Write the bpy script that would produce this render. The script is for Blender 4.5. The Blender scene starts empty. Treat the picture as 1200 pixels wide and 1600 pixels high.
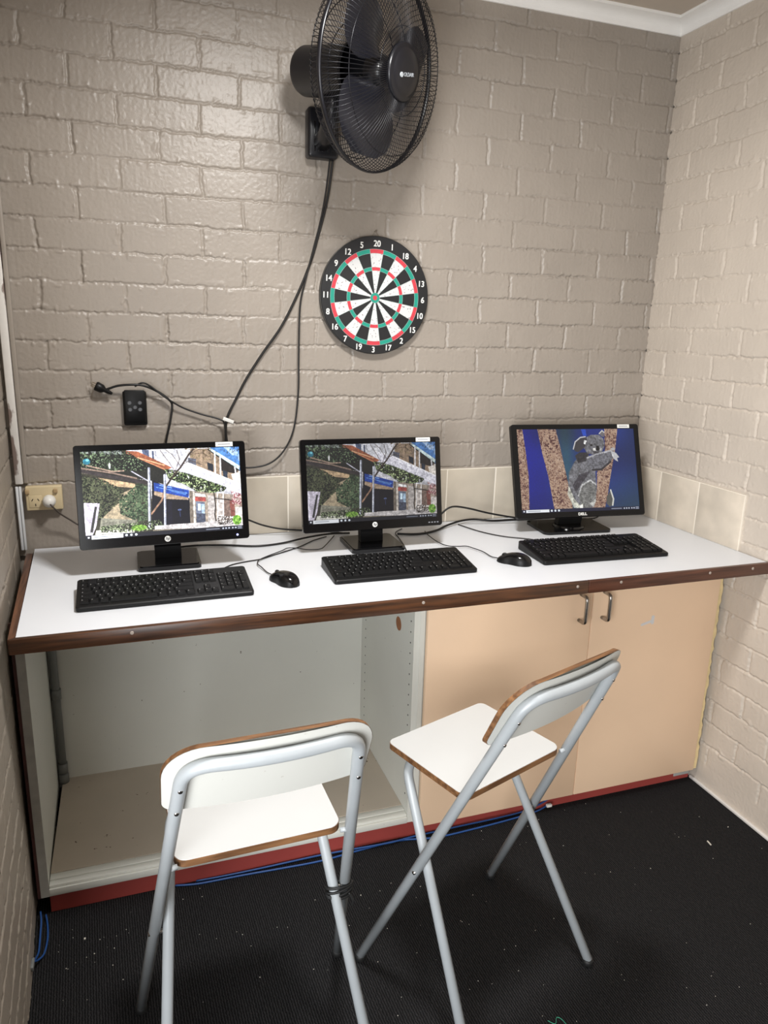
import bpy, bmesh, math, random
import numpy as np
from mathutils import Vector, Matrix

PI = math.pi
scene = bpy.context.scene
COL = scene.collection
random.seed(7)
RNG = np.random.default_rng(11)

# ------------------------------------------------------------------ camera
XR, HC, ZC = 0.7392, 0.9226, 2.716        # right wall, worktop height, ceiling height
cam_d = bpy.data.cameras.new('camera')
cam = bpy.data.objects.new('camera', cam_d)
COL.objects.link(cam)
cam_d.sensor_fit = 'HORIZONTAL'
cam_d.sensor_width = 36.0
cam_d.lens = 1142.4746 * 36.0 / 1200.0
cam_d.clip_start = 0.02
_r = Vector((0.94567345, -0.32410161, 0.02568798))
_u = Vector((0.0564906, 0.24161038, 0.96872764))
_f = Vector((0.32017267, 0.91464888, -0.24679322))
M = Matrix((( _r.x, _u.x, -_f.x, -1.20745606), (_r.y, _u.y, -_f.y, -2.46916244), (_r.z, _u.z, -_f.z, 1.63983068), (0, 0, 0, 1)))
cam.matrix_world = M
scene.camera = cam

# ------------------------------------------------------------------ light
scene.view_settings.view_transform = 'Standard'
scene.view_settings.look = 'None'
scene.view_settings.gamma = 1.0
scene.view_settings.use_curve_mapping = False
scene.view_settings.exposure = 0.0

world = bpy.data.worlds.new('world')
scene.world = world
world.use_nodes = True
bg = world.node_tree.nodes['Background']
bg.inputs[0].default_value = (0.75, 0.80, 0.88, 1)
bg.inputs[1].default_value = 0.12

def area(name, loc, sx, sy, power, color, target=None, shape='RECTANGLE'):
    d = bpy.data.lights.new(name, 'AREA')
    d.shape = shape
    d.size = sx
    if shape in ('RECTANGLE', 'ELLIPSE'):
        d.size_y = sy
    d.energy = power
    d.color = color
    o = bpy.data.objects.new(name, d)
    COL.objects.link(o)
    o.location = loc
    if target is not None:
        o.rotation_euler = (Vector(target) - Vector(loc)).to_track_quat('-Z', 'Y').to_euler()
    return o

area('ceiling_lamp_light', (-0.70, -1.15, 2.61), 0.30, 0.30, 40, (1.0, 0.985, 0.965), shape='DISK')
area('rear_fill_light', (-0.35, -3.55, 2.61), 0.40, 0.40, 4, (1.0, 0.985, 0.965), shape='DISK')  # weak unseen fill added behind the viewer
# unseen soft fill added past the left wall's end, brightening the cupboard doors
area('left_fill_light', (-2.00, -3.00, 1.10), 1.2, 1.3, 92, (0.97, 0.985, 1.0), target=(0.1, -0.6, 0.6))

# ------------------------------------------------------------------ materials
def srgb(c):
    return tuple(((x / 255.0) / 12.92 if x / 255.0 <= 0.04045 else ((x / 255.0 + 0.055) / 1.055) ** 2.4) for x in c)

def new_mat(name):
    m = bpy.data.materials.new(name)
    m.use_nodes = True
    nt = m.node_tree
    return m, nt, nt.nodes['Principled BSDF']

def mat(name, rgb, rough=0.5, metal=0.0, var=0.0, vscale=20.0, bump=0.0, bscale=200.0, spec=0.5, coat=0.0, detail=4.0, stretch=(1, 1, 1)):
    m, nt, b = new_mat(name)
    c = srgb(rgb)
    b.inputs['Roughness'].default_value = rough
    b.inputs['Metallic'].default_value = metal
    b.inputs['Specular IOR Level'].default_value = spec
    b.inputs['Coat Weight'].default_value = coat
    tc = nt.nodes.new('ShaderNodeTexCoord')
    mp = nt.nodes.new('ShaderNodeMapping')
    mp.inputs['Scale'].default_value = stretch
    nt.links.new(tc.outputs['Object'], mp.inputs['Vector'])
    n = nt.nodes.new('ShaderNodeTexNoise')
    n.inputs['Scale'].default_value = vscale
    n.inputs['Detail'].default_value = detail
    nt.links.new(mp.outputs[0], n.inputs['Vector'])
    r = nt.nodes.new('ShaderNodeValToRGB')
    lo = tuple(max(0, x * (1 - var)) for x in c) + (1,)
    hi = tuple(min(1, x * (1 + var)) for x in c) + (1,)
    r.color_ramp.elements[0].position = 0.3
    r.color_ramp.elements[0].color = lo
    r.color_ramp.elements[1].position = 0.7
    r.color_ramp.elements[1].color = hi
    nt.links.new(n.outputs['Fac'], r.inputs['Fac'])
    nt.links.new(r.outputs['Color'], b.inputs['Base Color'])
    if bump > 0:
        n2 = nt.nodes.new('ShaderNodeTexNoise')
        n2.inputs['Scale'].default_value = bscale
        n2.inputs['Detail'].default_value = 5
        nt.links.new(mp.outputs[0], n2.inputs['Vector'])
        bp = nt.nodes.new('ShaderNodeBump')
        bp.inputs['Strength'].default_value = bump
        bp.inputs['Distance'].default_value = 0.002
        nt.links.new(n2.outputs['Fac'], bp.inputs['Height'])
        nt.links.new(bp.outputs['Normal'], b.inputs['Normal'])
    return m

def wood(name, dark, light, axis='X', scale=3.0, rough=0.45):
    m, nt, b = new_mat(name)
    tc = nt.nodes.new('ShaderNodeTexCoord')
    mp = nt.nodes.new('ShaderNodeMapping')
    s = [60, 60, 60]
    s['XYZ'.index(axis)] = scale
    mp.inputs['Scale'].default_value = s
    nt.links.new(tc.outputs['Object'], mp.inputs['Vector'])
    n = nt.nodes.new('ShaderNodeTexNoise')
    n.inputs['Scale'].default_value = 1.6
    n.inputs['Detail'].default_value = 6
    n.inputs['Distortion'].default_value = 0.4
    nt.links.new(mp.outputs[0], n.inputs['Vector'])
    r = nt.nodes.new('ShaderNodeValToRGB')
    r.color_ramp.elements[0].position = 0.35
    r.color_ramp.elements[0].color = srgb(dark) + (1,)
    r.color_ramp.elements[1].position = 0.68
    r.color_ramp.elements[1].color = srgb(light) + (1,)
    nt.links.new(n.outputs['Fac'], r.inputs['Fac'])
    nt.links.new(r.outputs['Color'], b.inputs['Base Color'])
    b.inputs['Roughness'].default_value = rough
    return m

def speckled(name, base, spot, rough=0.5, vscale=60.0, thr=0.70, var=0.05, bump=0.05):
    """base colour with sparse small marks (dirt, chips) of another colour"""
    m = mat(name, base, rough, var=var, vscale=4.0, bump=bump, bscale=90)
    nt = m.node_tree
    b = nt.nodes['Principled BSDF']
    old = b.inputs['Base Color'].links[0].from_socket
    tc = nt.nodes.new('ShaderNodeTexCoord')
    n = nt.nodes.new('ShaderNodeTexNoise')
    n.inputs['Scale'].default_value = vscale
    n.inputs['Detail'].default_value = 3
    nt.links.new(tc.outputs['Object'], n.inputs['Vector'])
    r = nt.nodes.new('ShaderNodeValToRGB')
    r.color_ramp.elements[0].position = thr
    r.color_ramp.elements[0].color = (0, 0, 0, 1)
    r.color_ramp.elements[1].position = thr + 0.03
    r.color_ramp.elements[1].color = (1, 1, 1, 1)
    nt.links.new(n.outputs['Fac'], r.inputs['Fac'])
    mx = nt.nodes.new('ShaderNodeMix')
    mx.data_type = 'RGBA'
    nt.links.new(r.outputs['Color'], mx.inputs[0])
    nt.links.new(old, mx.inputs[6])
    mx.inputs[7].default_value = srgb(spot) + (1,)
    nt.links.new(mx.outputs[2], b.inputs['Base Color'])
    return m

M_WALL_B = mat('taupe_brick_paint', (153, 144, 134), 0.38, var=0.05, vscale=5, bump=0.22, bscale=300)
M_WALL_R = mat('pale_taupe_brick', (192, 181, 168), 0.50, var=0.05, vscale=5, bump=0.22, bscale=300)  # same hue as the back wall, set lighter
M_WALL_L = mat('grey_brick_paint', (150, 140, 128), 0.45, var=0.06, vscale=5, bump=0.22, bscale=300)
M_TILE = mat('mottled_beige_tile', (190, 180, 164), 0.30, var=0.10, vscale=9, detail=6)
M_TILE_R = mat('stained_beige_tile', (204, 193, 177), 0.35, var=0.12, vscale=11, detail=7)
M_GROUT = mat('cream_grout', (232, 224, 210), 0.8)
M_CEIL = mat('ceiling_paint', (186, 174, 160), 0.8, var=0.02)
M_CORNICE = mat('cornice_paint', (236, 234, 230), 0.6, var=0.03, vscale=6)
M_LAMINATE = speckled('white_laminate', (226, 229, 234), (150, 145, 135), 0.34, 38, 0.775, 0.015, 0.0)
M_INNER = speckled('white_cabinet_board', (214, 214, 206), (120, 112, 100), 0.5, 70, 0.745, 0.03)
M_INNER_FLOOR = speckled('dusty_cabinet_board', (196, 184, 168), (84, 62, 44), 0.6, 55, 0.715, 0.06)
M_EDGEGREY = mat('greyed_board_edge', (165, 163, 156), 0.6, var=0.12, vscale=30)
M_WOODEDGE = wood('dark_stained_timber', (50, 30, 18), (94, 58, 34), 'X', 4.0, 0.35)
M_WOODEDGE_Y = wood('dark_stained_timber_side', (62, 38, 26), (112, 74, 52), 'Y', 4.0, 0.35)
M_REDBROWN = mat('red_brown_paint', (70, 40, 36), 0.6, var=0.25, vscale=25)
M_KICK = speckled('red_kick_paint', (158, 68, 62), (176, 172, 168), 0.5, 7, 0.80, 0.08)
M_DOOR = speckled('peach_door_paint', (238, 206, 174), (160, 120, 90), 0.42, 24, 0.80, 0.025, 0.08)
M_FILLER = mat('yellowed_filler', (226, 202, 152), 0.6, var=0.12, vscale=30, bump=0.4, bscale=60)
M_CHROME = mat('worn_chrome', (170, 165, 160), 0.22, metal=1.0, var=0.1)
M_SCREW = mat('pale_screw_cap', (168, 156, 146), 0.45, var=0.05)
M_BLACK = mat('black_plastic', (11, 11, 12), 0.42, var=0.1, spec=0.3)
M_BLACKG = mat('glossy_black_plastic', (9, 9, 11), 0.16, var=0.05)
M_KEYCAP = mat('black_keycap', (13, 13, 14), 0.5, var=0.1, spec=0.25)
M_LEGEND = mat('grey_key_legend', (150, 150, 150), 0.6)
M_CABLE = mat('black_cable', (16, 15, 15), 0.45)
M_FAN = mat('fan_black_plastic', (18, 18, 23), 0.33, var=0.08)
M_FANWIRE = mat('fan_grille_wire', (30, 30, 34), 0.30, metal=0.5)
M_BLADE = mat('fan_blade_plastic', (30, 30, 36), 0.25, var=0.05)
M_FANLOGO = mat('silver_logo_print', (170, 175, 180), 0.4)
M_WHITE = mat('white_plastic', (226, 224, 218), 0.4, var=0.03)
M_CREAMPL = mat('yellowed_cream_plastic', (212, 194, 156), 0.4, var=0.05)
M_DARK = mat('dark_hole', (14, 12, 11), 0.8)
M_STEEL = mat('grey_powder_coat', (164, 169, 172), 0.42, metal=0.05, var=0.05, vscale=12, bump=0.05, bscale=90)
M_CHAIRWHITE = speckled('white_seat_laminate', (206, 207, 206), (190, 188, 180), 0.38, 60, 0.78, 0.015, 0.03)
M_CHAIRBACK = speckled('worn_backrest_laminate', (200, 200, 194), (180, 176, 168), 0.5, 40, 0.70, 0.02, 0.10)
M_PLY = wood('brown_plywood_edge', (88, 58, 34), (140, 100, 64), 'X', 6.0, 0.5)
M_RUBBER = mat('black_rubber', (18, 18, 18), 0.6)
M_BLUECABLE = mat('blue_network_cable', (34, 74, 132), 0.4)
M_PIPE = mat('grey_pvc_pipe', (112, 114, 112), 0.45, var=0.06)
M_CONDUIT = mat('white_conduit', (216, 218, 220), 0.4, var=0.03)
M_CRUMB = mat('pale_crumb', (205, 200, 188), 0.8)
M_GREEN = mat('green_thread', (60, 150, 120), 0.7)
M_LABEL = mat('white_paper_label', (226, 226, 222), 0.7)
M_INK = mat('grey_ink', (120, 122, 128), 0.7)
M_STRING = mat('twine', (150, 140, 125), 0.8)
M_BLADHUB = mat('fan_hub_plastic', (18, 18, 22), 0.3)
M_DB_BLACK = mat('board_black', (22, 22, 24), 0.55, var=0.1)
M_DB_WHITE = speckled('board_white', (206, 206, 205), (110, 100, 104), 0.6, 170, 0.62, 0.02, 0.2)
M_DB_RED = mat('board_red', (196, 56, 68), 0.6, var=0.06, vscale=50)
M_DB_GREEN = mat('board_green', (22, 142, 122), 0.6, var=0.06, vscale=50)
M_DB_WIRE = mat('board_line', (180, 200, 196), 0.5)
M_DB_NUM = mat('board_number_white', (226, 226, 222), 0.6)
M_BROWNHOLE = mat('raw_chipboard', (150, 98, 62), 0.8, var=0.2, vscale=80)

def peeled_white(name):
    m = mat(name, (222, 218, 212), 0.5, var=0.03)
    nt = m.node_tree
    b = nt.nodes['Principled BSDF']
    old = b.inputs['Base Color'].links[0].from_socket
    tc = nt.nodes.new('ShaderNodeTexCoord')
    mp = nt.nodes.new('ShaderNodeMapping')
    mp.inputs['Scale'].default_value = (14, 14, 5)
    nt.links.new(tc.outputs['Object'], mp.inputs[0])
    n = nt.nodes.new('ShaderNodeTexNoise')
    n.inputs['Scale'].default_value = 1.6
    n.inputs['Detail'].default_value = 6
    nt.links.new(mp.outputs[0], n.inputs['Vector'])
    r = nt.nodes.new('ShaderNodeValToRGB')
    r.color_ramp.elements[0].position = 0.56
    r.color_ramp.elements[0].color = (0, 0, 0, 1)
    r.color_ramp.elements[1].position = 0.60
    r.color_ramp.elements[1].color = (1, 1, 1, 1)
    nt.links.new(n.outputs['Fac'], r.inputs['Fac'])
    mx = nt.nodes.new('ShaderNodeMix')
    mx.data_type = 'RGBA'
    nt.links.new(r.outputs['Color'], mx.inputs[0])
    nt.links.new(old, mx.inputs[6])
    mx.inputs[7].default_value = srgb((132, 116, 108)) + (1,)
    nt.links.new(mx.outputs[2], b.inputs['Base Color'])
    return m
M_PEEL = peeled_white('peeling_white_paint')

def carpet_mat():
    m, nt, b = new_mat('black_ribbed_carpet')
    tc = nt.nodes.new('ShaderNodeTexCoord')
    mp = nt.nodes.new('ShaderNodeMapping')
    mp.inputs['Rotation'].default_value = (0, 0, math.radians(-3))
    nt.links.new(tc.outputs['Object'], mp.inputs[0])
    w = nt.nodes.new('ShaderNodeTexWave')
    w.wave_type = 'BANDS'
    w.bands_direction = 'X'
    w.inputs['Scale'].default_value = 48
    w.inputs['Distortion'].default_value = 3.4
    w.inputs['Detail'].default_value = 3
    w.inputs['Detail Scale'].default_value = 3
    nt.links.new(mp.outputs[0], w.inputs['Vector'])
    n = nt.nodes.new('ShaderNodeTexNoise')
    n.inputs['Scale'].default_value = 420
    n.inputs['Detail'].default_value = 3
    nt.links.new(tc.outputs['Object'], n.inputs['Vector'])
    mul = nt.nodes.new('ShaderNodeMath')
    mul.operation = 'MULTIPLY'
    nt.links.new(w.outputs['Fac'], mul.inputs[0])
    nt.links.new(n.outputs['Fac'], mul.inputs[1])
    r = nt.nodes.new('ShaderNodeValToRGB')
    r.color_ramp.elements[0].position = 0.1
    r.color_ramp.elements[0].color = srgb((17, 17, 18)) + (1,)
    r.color_ramp.elements[1].position = 0.62
    r.color_ramp.elements[1].color = srgb((50, 49, 50)) + (1,)
    nt.links.new(mul.outputs[0], r.inputs['Fac'])
    nt.links.new(r.outputs['Color'], b.inputs['Base Color'])
    b.inputs['Roughness'].default_value = 0.95
    b.inputs['Specular IOR Level'].default_value = 0.15
    bp = nt.nodes.new('ShaderNodeBump')
    bp.inputs['Strength'].default_value = 0.8
    bp.inputs['Distance'].default_value = 0.004
    nt.links.new(mul.outputs[0], bp.inputs['Height'])
    nt.links.new(bp.outputs['Normal'], b.inputs['Normal'])
    return m
M_CARPET = carpet_mat()

# ------------------------------------------------------------------ mesh helpers
class MB:
    def __init__(self):
        self.v = []; self.f = []; self.m = []; self.s = []
    def add(self, verts, faces, mi=0, smooth=False, mx=None):
        k = len(self.v)
        if mx is not None:
            verts = [mx @ Vector(p) for p in verts]
        self.v += [tuple(p) for p in verts]
        for f in faces:
            self.f.append(tuple(i + k for i in f)); self.m.append(mi); self.s.append(smooth)
        return self
    def box(self, x0, x1, y0, y1, z0, z1, bev=0.0, mi=0, mx=None, seg=2):
        bm = bmesh.new()
        bmesh.ops.create_cube(bm, size=1)
        for v in bm.verts:
            v.co = Vector((x0 + (v.co.x + .5) * (x1 - x0), y0 + (v.co.y + .5) * (y1 - y0), z0 + (v.co.z + .5) * (z1 - z0)))
        if bev > 0:
            bmesh.ops.bevel(bm, geom=list(bm.edges), offset=bev, segments=seg, profile=0.5, affect='EDGES')
        bm.normal_update()
        self.add([v.co.copy() for v in bm.verts], [[v.index for v in f.verts] for f in bm.faces] if bm.verts.index_update() is None else [], mi, bev > 0, mx)
        bm.free()
        return self
    def prism(self, pts, z0, z1, mi=0, mx=None, smooth=False, side_mi=None):
        """closed outline pts (x,y) counter-clockwise extruded from z0 to z1"""
        n = len(pts)
        v = [(p[0], p[1], z0) for p in pts] + [(p[0], p[1], z1) for p in pts]
        self.add(v, [tuple(range(n - 1, -1, -1)), tuple(range(n, 2 * n))], mi, False, mx)
        k = len(self.v) - 2 * n
        for i in range(n):
            j = (i + 1) % n
            self.f.append((k + i, k + j, k + n + j, k + n + i)); self.m.append(mi if side_mi is None else side_mi); self.s.append(smooth)
        return self
    def lathe(self, prof, n=32, mi=0, mx=None, smooth=True, cap=True):
        """prof [(r,z)...] around local z"""
        v = []; f = []
        for (r, z) in prof:
            for i in range(n):
                a = 2 * PI * i / n
                v.append((r * math.cos(a), r * math.sin(a), z))
        for j in range(len(prof) - 1):
            for i in range(n):
                i2 = (i + 1) % n
                f.append((j * n + i, j * n + i2, (j + 1) * n + i2, (j + 1) * n + i))
        self.add(v, f, mi, smooth, mx)
        if cap:
            k = len(self.v) - len(v)
            self.f.append(tuple(k + i for i in range(n - 1, -1, -1))); self.m.append(mi); self.s.append(False)
            kk = k + (len(prof) - 1) * n
            self.f.append(tuple(kk + i for i in range(n))); self.m.append(mi); self.s.append(False)
        return self
    def tube(self, pts, r, n=10, mi=0, closed=False, cap=True, mx=None):
        P = [Vector(p) for p in pts]
        L = len(P)
        rs = r if isinstance(r, (list, tuple)) else [r] * L
        tang = []
        for i in range(L):
            if closed:
                t = P[(i + 1) % L] - P[i - 1]
            else:
                t = P[min(i + 1, L - 1)] - P[max(i - 1, 0)]
            tang.append(t.normalized())
        ref = Vector((0, 0, 1)) if abs(tang[0].z) < 0.9 else Vector((1, 0, 0))
        nrm = (ref - tang[0] * ref.dot(tang[0])).normalized()
        v = []; f = []
        for i in range(L):
            nrm = (nrm - tang[i] * nrm.dot(tang[i])).normalized()
            b = tang[i].cross(nrm)
            for k in range(n):
                a = 2 * PI * k / n
                v.append(P[i] + (nrm * math.cos(a) + b * math.sin(a)) * rs[i])
        for i in range(L - (0 if closed else 1)):
            i2 = (i + 1) % L
            for k in range(n):
                k2 = (k + 1) % n
                f.append((i * n + k, i * n + k2, i2 * n + k2, i2 * n + k))
        if cap and not closed:
            f.append(tuple(range(n - 1, -1, -1)))
            f.append(tuple((L - 1) * n + k for k in range(n)))
        self.add(v, f, mi, True, mx)
        return self
    def obj(self, name, mats, parent=None, shade=None):
        me = bpy.data.meshes.new(name)
        me.from_pydata(self.v, [], self.f)
        if not isinstance(mats, (list, tuple)):
            mats = [mats]
        for m in mats:
            me.materials.append(m)
        me.polygons.foreach_set('material_index', self.m)
        me.polygons.foreach_set('use_smooth', self.s)
        me.update()
        o = bpy.data.objects.new(name, me)
        COL.objects.link(o)
        if parent is not None:
            o.parent = parent
        if shade:
            try:
                me.set_sharp_from_angle(angle=math.radians(shade))
            except Exception:
                pass
        return o

def spline(pts, n=8, closed=False):
    """Catmull-Rom through pts"""
    P = [Vector(p) for p in pts]
    out = []
    L = len(P)
    for i in range(L - 1):
        p0 = P[max(i - 1, 0)]; p1 = P[i]; p2 = P[i + 1]; p3 = P[min(i + 2, L - 1)]
        for k in range(n):
            t = k / n
            out.append(0.5 * ((2 * p1) + (-p0 + p2) * t + (2 * p0 - 5 * p1 + 4 * p2 - p3) * t * t + (-p0 + 3 * p1 - 3 * p2 + p3) * t ** 3))
    out.append(P[-1])
    return out

def fillet(pts, rad, n=8):
    """polyline with rounded inner corners"""
    P = [Vector(p) for p in pts]
    out = [P[0]]
    for i in range(1, len(P) - 1):
        a = (P[i - 1] - P[i]).normalized(); b = (P[i + 1] - P[i]).normalized()
        r = rad
        A = P[i] + a * r; B = P[i] + b * r
        for k in range(n + 1):
            t = k / n
            out.append(A * (1 - t) ** 2 + P[i] * 2 * t * (1 - t) + B * t * t)
    out.append(P[-1])
    return out

def rrect(x0, x1, y0, y1, r, n=6):
    """rounded rectangle outline, r may be a 4-list: (x1y0, x1y1, x0y1, x0y0)"""
    if not isinstance(r, (list, tuple)):
        r = [r] * 4
    out = []
    for (cx, cy, a0, rr) in ((x1, y0, -90, r[0]), (x1, y1, 0, r[1]), (x0, y1, 90, r[2]), (x0, y0, 180, r[3])):
        sx = 1 if cx == x1 else -1
        sy = 1 if cy == y1 else -1
        ox = cx - sx * rr; oy = cy - sy * rr
        for k in range(n + 1):
            a = math.radians(a0 + 90 * k / n)
            out.append((ox + rr * math.cos(a), oy + rr * math.sin(a)))
    return out

def tag(o, label, cat, group=None):
    o['label'] = label
    o['category'] = cat
    if group:
        o['group'] = group
    return o

def thing(name, label, cat, loc=(0, 0, 0), rz=0.0, group=None):
    o = bpy.data.objects.new(name, None)
    o.empty_display_size = 0.05
    COL.objects.link(o)
    o.location = loc
    o.rotation_euler = (0, 0, rz)
    return tag(o, label, cat, group)

def structure(o):
    o['kind'] = 'structure'
    return o

def text_obj(name, body, size, material, parent=None, mx=None, extrude=0.0003, align='CENTER', shear=0.0, xs=1.0, bold=0.0):
    c = bpy.data.curves.new(name + '_curve', 'FONT')
    c.body = body
    c.size = size
    c.align_x = align
    c.align_y = 'CENTER'
    c.extrude = extrude
    c.shear = shear
    c.offset = bold
    t = bpy.data.objects.new(name + '_tmp', c)
    COL.objects.link(t)
    dg = bpy.context.evaluated_depsgraph_get()
    dg.update()
    me = bpy.data.meshes.new_from_object(t.evaluated_get(dg))
    bpy.data.objects.remove(t)
    me.name = name
    me.materials.clear()
    me.materials.append(material)
    if xs != 1.0:
        me.transform(Matrix.Diagonal((xs, 1, 1, 1)))
    if mx is not None:
        me.transform(mx)
    o = bpy.data.objects.new(name, me)
    COL.objects.link(o)
    if parent is not None:
        o.parent = parent
    return o

def basis(o, x, y, z):
    x, y, z, o = Vector(x), Vector(y), Vector(z), Vector(o)
    return Matrix(((x.x, y.x, z.x, o.x), (x.y, y.y, z.y, o.y), (x.z, y.z, z.z, o.z), (0, 0, 0, 1)))

# ------------------------------------------------------------------ value noise (numpy)
def vnoise(x, y, seed=0):
    rg = np.random.default_rng(seed)
    T = rg.random((256, 256))
    xi = np.floor(x).astype(int); yi = np.floor(y).astype(int)
    fx = x - xi; fy = y - yi
    fx = fx * fx * (3 - 2 * fx); fy = fy * fy * (3 - 2 * fy)
    a = T[xi % 256, yi % 256]; b = T[(xi + 1) % 256, yi % 256]
    c = T[xi % 256, (yi + 1) % 256]; d = T[(xi + 1) % 256, (yi + 1) % 256]
    return (a * (1 - fx) + b * fx) * (1 - fy) + (c * (1 - fx) + d * fx) * fy

def sstep(a, b, x):
    t = np.clip((x - a) / (b - a), 0, 1)
    return t * t * (3 - 2 * t)

# ------------------------------------------------------------------ brick walls as relief meshes
CH, CL = 0.08761, 0.24            # course height, brick length
Z_TOP = 2.7083
def brick_height(U, Z, off_odd, off_even, seed, smooth_mask=None):
    wu = (vnoise(U * 55, Z * 55, seed + 1) - .5) * 0.005 + (vnoise(U * 14, Z * 14, seed + 2) - .5) * 0.006 + (vnoise(U * 150, Z * 150, seed + 11) - .5) * 0.0045
    wz = (vnoise(U * 60, Z * 60, seed + 3) - .5) * 0.0050 + (vnoise(U * 9, Z * 9, seed + 4) - .5) * 0.006 + (vnoise(U * 150, Z * 150, seed + 12) - .5) * 0.0050
    U2 = U + wu; Z2 = Z + wz
    kf = (Z_TOP - Z2) / CH
    k = np.floor(kf).astype(int)
    dz = np.minimum(kf - k, 1 - (kf - k)) * CH
    off = np.where(k % 2 == 1, off_odd, off_even)
    uf = (U2 - off) / CL
    n = np.floor(uf).astype(int)
    # each perpend wanders a little
    rg = np.random.default_rng(seed + 9)
    J = rg.random((128, 128)) - .5
    jl = J[n % 128, k % 128] * 0.010 / CL
    jr = J[(n + 1) % 128, k % 128] * 0.010 / CL
    du = np.minimum(np.abs(uf - n - jl), np.abs(n + 1 + jr - uf)) * CL
    A = rg.random((128, 128)); B = rg.random((128, 128)); Cc = rg.random((128, 128))
    face = (A[n % 128, k % 128] - .5) * 0.0020 + (B[n % 128, k % 128] - .5) * 0.003 * (kf - k - .5) + (Cc[n % 128, k % 128] - .5) * 0.0025 * (uf - n - .5)
    fill_u = 0.55 + 0.45 * sstep(.2, .6, vnoise(U * 6 + 7, Z * 6, seed + 5))
    fill_z = 0.35 + 0.65 * sstep(.25, .65, vnoise(U * 4, Z * 4 + 3, seed + 6))
    hu = sstep(0.0025, 0.0062, du); hz = sstep(0.0016, 0.0050, dz)
    depth = 0.0048 * np.maximum((1 - hu) * fill_u, (1 - hz) * fill_z)
    crack = np.exp(-((np.where(kf - k > .5, 1 - (kf - k), -(kf - k)) * CH - 0.0022) / 0.0013) ** 2) * 0.0034 * sstep(.42, .62, vnoise(U * 22, Z * 30, seed + 13))
    lump = sstep(.70, .95, vnoise(U * 70, Z * 70, seed + 7)) * 0.0024 * sstep(0.03, 0.0, np.minimum(du, dz))
    fine = (vnoise(U * 170, Z * 170, seed + 8) - .5) * 0.0007 + (vnoise(U * 150, Z * 18, seed + 14) - .5) * 0.0005 - sstep(.84, .95, vnoise(U * 120, Z * 120, seed + 15)) * 0.0007 * sstep(.5, .8, vnoise(U * 5, Z * 5, seed + 16))
    h = face - depth - crack + lump + fine
    if smooth_mask is not None:
        h = h * (1 - smooth_mask) + fine * smooth_mask
    return h

def relief(name, origin, udir, ndir, u0, u1, z0, z1, step, off_odd, off_even, seed, material, maskfn=None, backing=None):
    nu = int((u1 - u0) / step) + 1; nz = int((z1 - z0) / step) + 1
    us = np.linspace(u0, u1, nu); zs = np.linspace(z0, z1, nz)
    U, Z = np.meshgrid(us, zs, indexing='ij')
    mk = maskfn(U, Z) if maskfn else None
    h = brick_height(U, Z, off_odd, off_even, seed, mk)
    o = np.array(origin); ud = np.array(udir); nd = np.array(ndir)
    P = o[None, None, :] + U[..., None] * ud + h[..., None] * nd
    P[..., 2] += Z
    V = P.reshape(-1, 3)
    i, j = np.meshgrid(np.arange(nu - 1), np.arange(nz - 1), indexing='ij')
    a = (i * nz + j).ravel(); b = a + nz; c = b + 1; d = a + 1
    flip = np.dot(np.cross(ud, [0, 0, 1]), nd) < 0
    F = np.stack([a, b, c, d] if not flip else [d, c, b, a], 1)
    nV = len(V)
    extraV = []; extraF = []
    if backing:
        extraV, extraF = backing
    V = np.vstack([V, np.array(extraV)]) if len(extraV) else V
    nF = len(F) + len(extraF)
    me = bpy.data.meshes.new(name)
    me.vertices.add(len(V)); me.vertices.foreach_set('co', V.ravel())
    loops = np.concatenate([F.ravel(), (np.array(extraF) + nV).ravel()]) if len(extraF) else F.ravel()
    me.loops.add(len(loops)); me.loops.foreach_set('vertex_index', loops.astype(np.int32))
    me.polygons.add(nF)
    me.polygons.foreach_set('loop_start', np.arange(nF, dtype=np.int32) * 4)
    me.polygons.foreach_set('loop_total', np.full(nF, 4, dtype=np.int32))
    sm = np.ones(nF, dtype=bool); sm[len(F):] = False
    me.polygons.foreach_set('use_smooth', sm)
    me.materials.append(material)
    me.update(calc_edges=True)
    me.validate()
    ob = bpy.data.objects.new(name, me)
    COL.objects.link(ob)
    return structure(ob)

def boxvf(x0, x1, y0, y1, z0, z1):
    v = [(x0, y0, z0), (x1, y0, z0), (x1, y1, z0), (x0, y1, z0), (x0, y0, z1), (x1, y0, z1), (x1, y1, z1), (x0, y1, z1)]
    f = [(0, 3, 2, 1), (4, 5, 6, 7), (0, 1, 5, 4), (1, 2, 6, 5), (2, 3, 7, 6), (3, 0, 4, 7)]
    return v, f

ROOM_Y = -4.6
Z_TOPW = 2.74
relief('wall_back', (0, 0, 0), (1, 0, 0), (0, -1, 0), -1.60, XR + 0.004, 0.90, Z_TOPW, 0.0026, 0.0, -0.12, 3, M_WALL_B,
       lambda U, Z: sstep(1.131, 1.127, Z), boxvf(-1.75, XR + 0.12, 0.012, 0.12, 0, Z_TOPW))
relief('wall_right', (XR, 0, 0), (0, -1, 0), (-1, 0, 0), 0.0, 1.45, 0.0, Z_TOPW, 0.0029, 0.116, 0.236, 21, M_WALL_R,
       lambda U, Z: sstep(0.10, 0.085, Z) + (1 - sstep(0.10, 0.085, Z)) * (sstep(1.128, 1.122, Z) * sstep(0.612, 0.604, U) * sstep(0.90, 0.91, Z)),
       boxvf(XR + 0.012, XR + 0.12, ROOM_Y, 0.0, 0, Z_TOPW))
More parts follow.
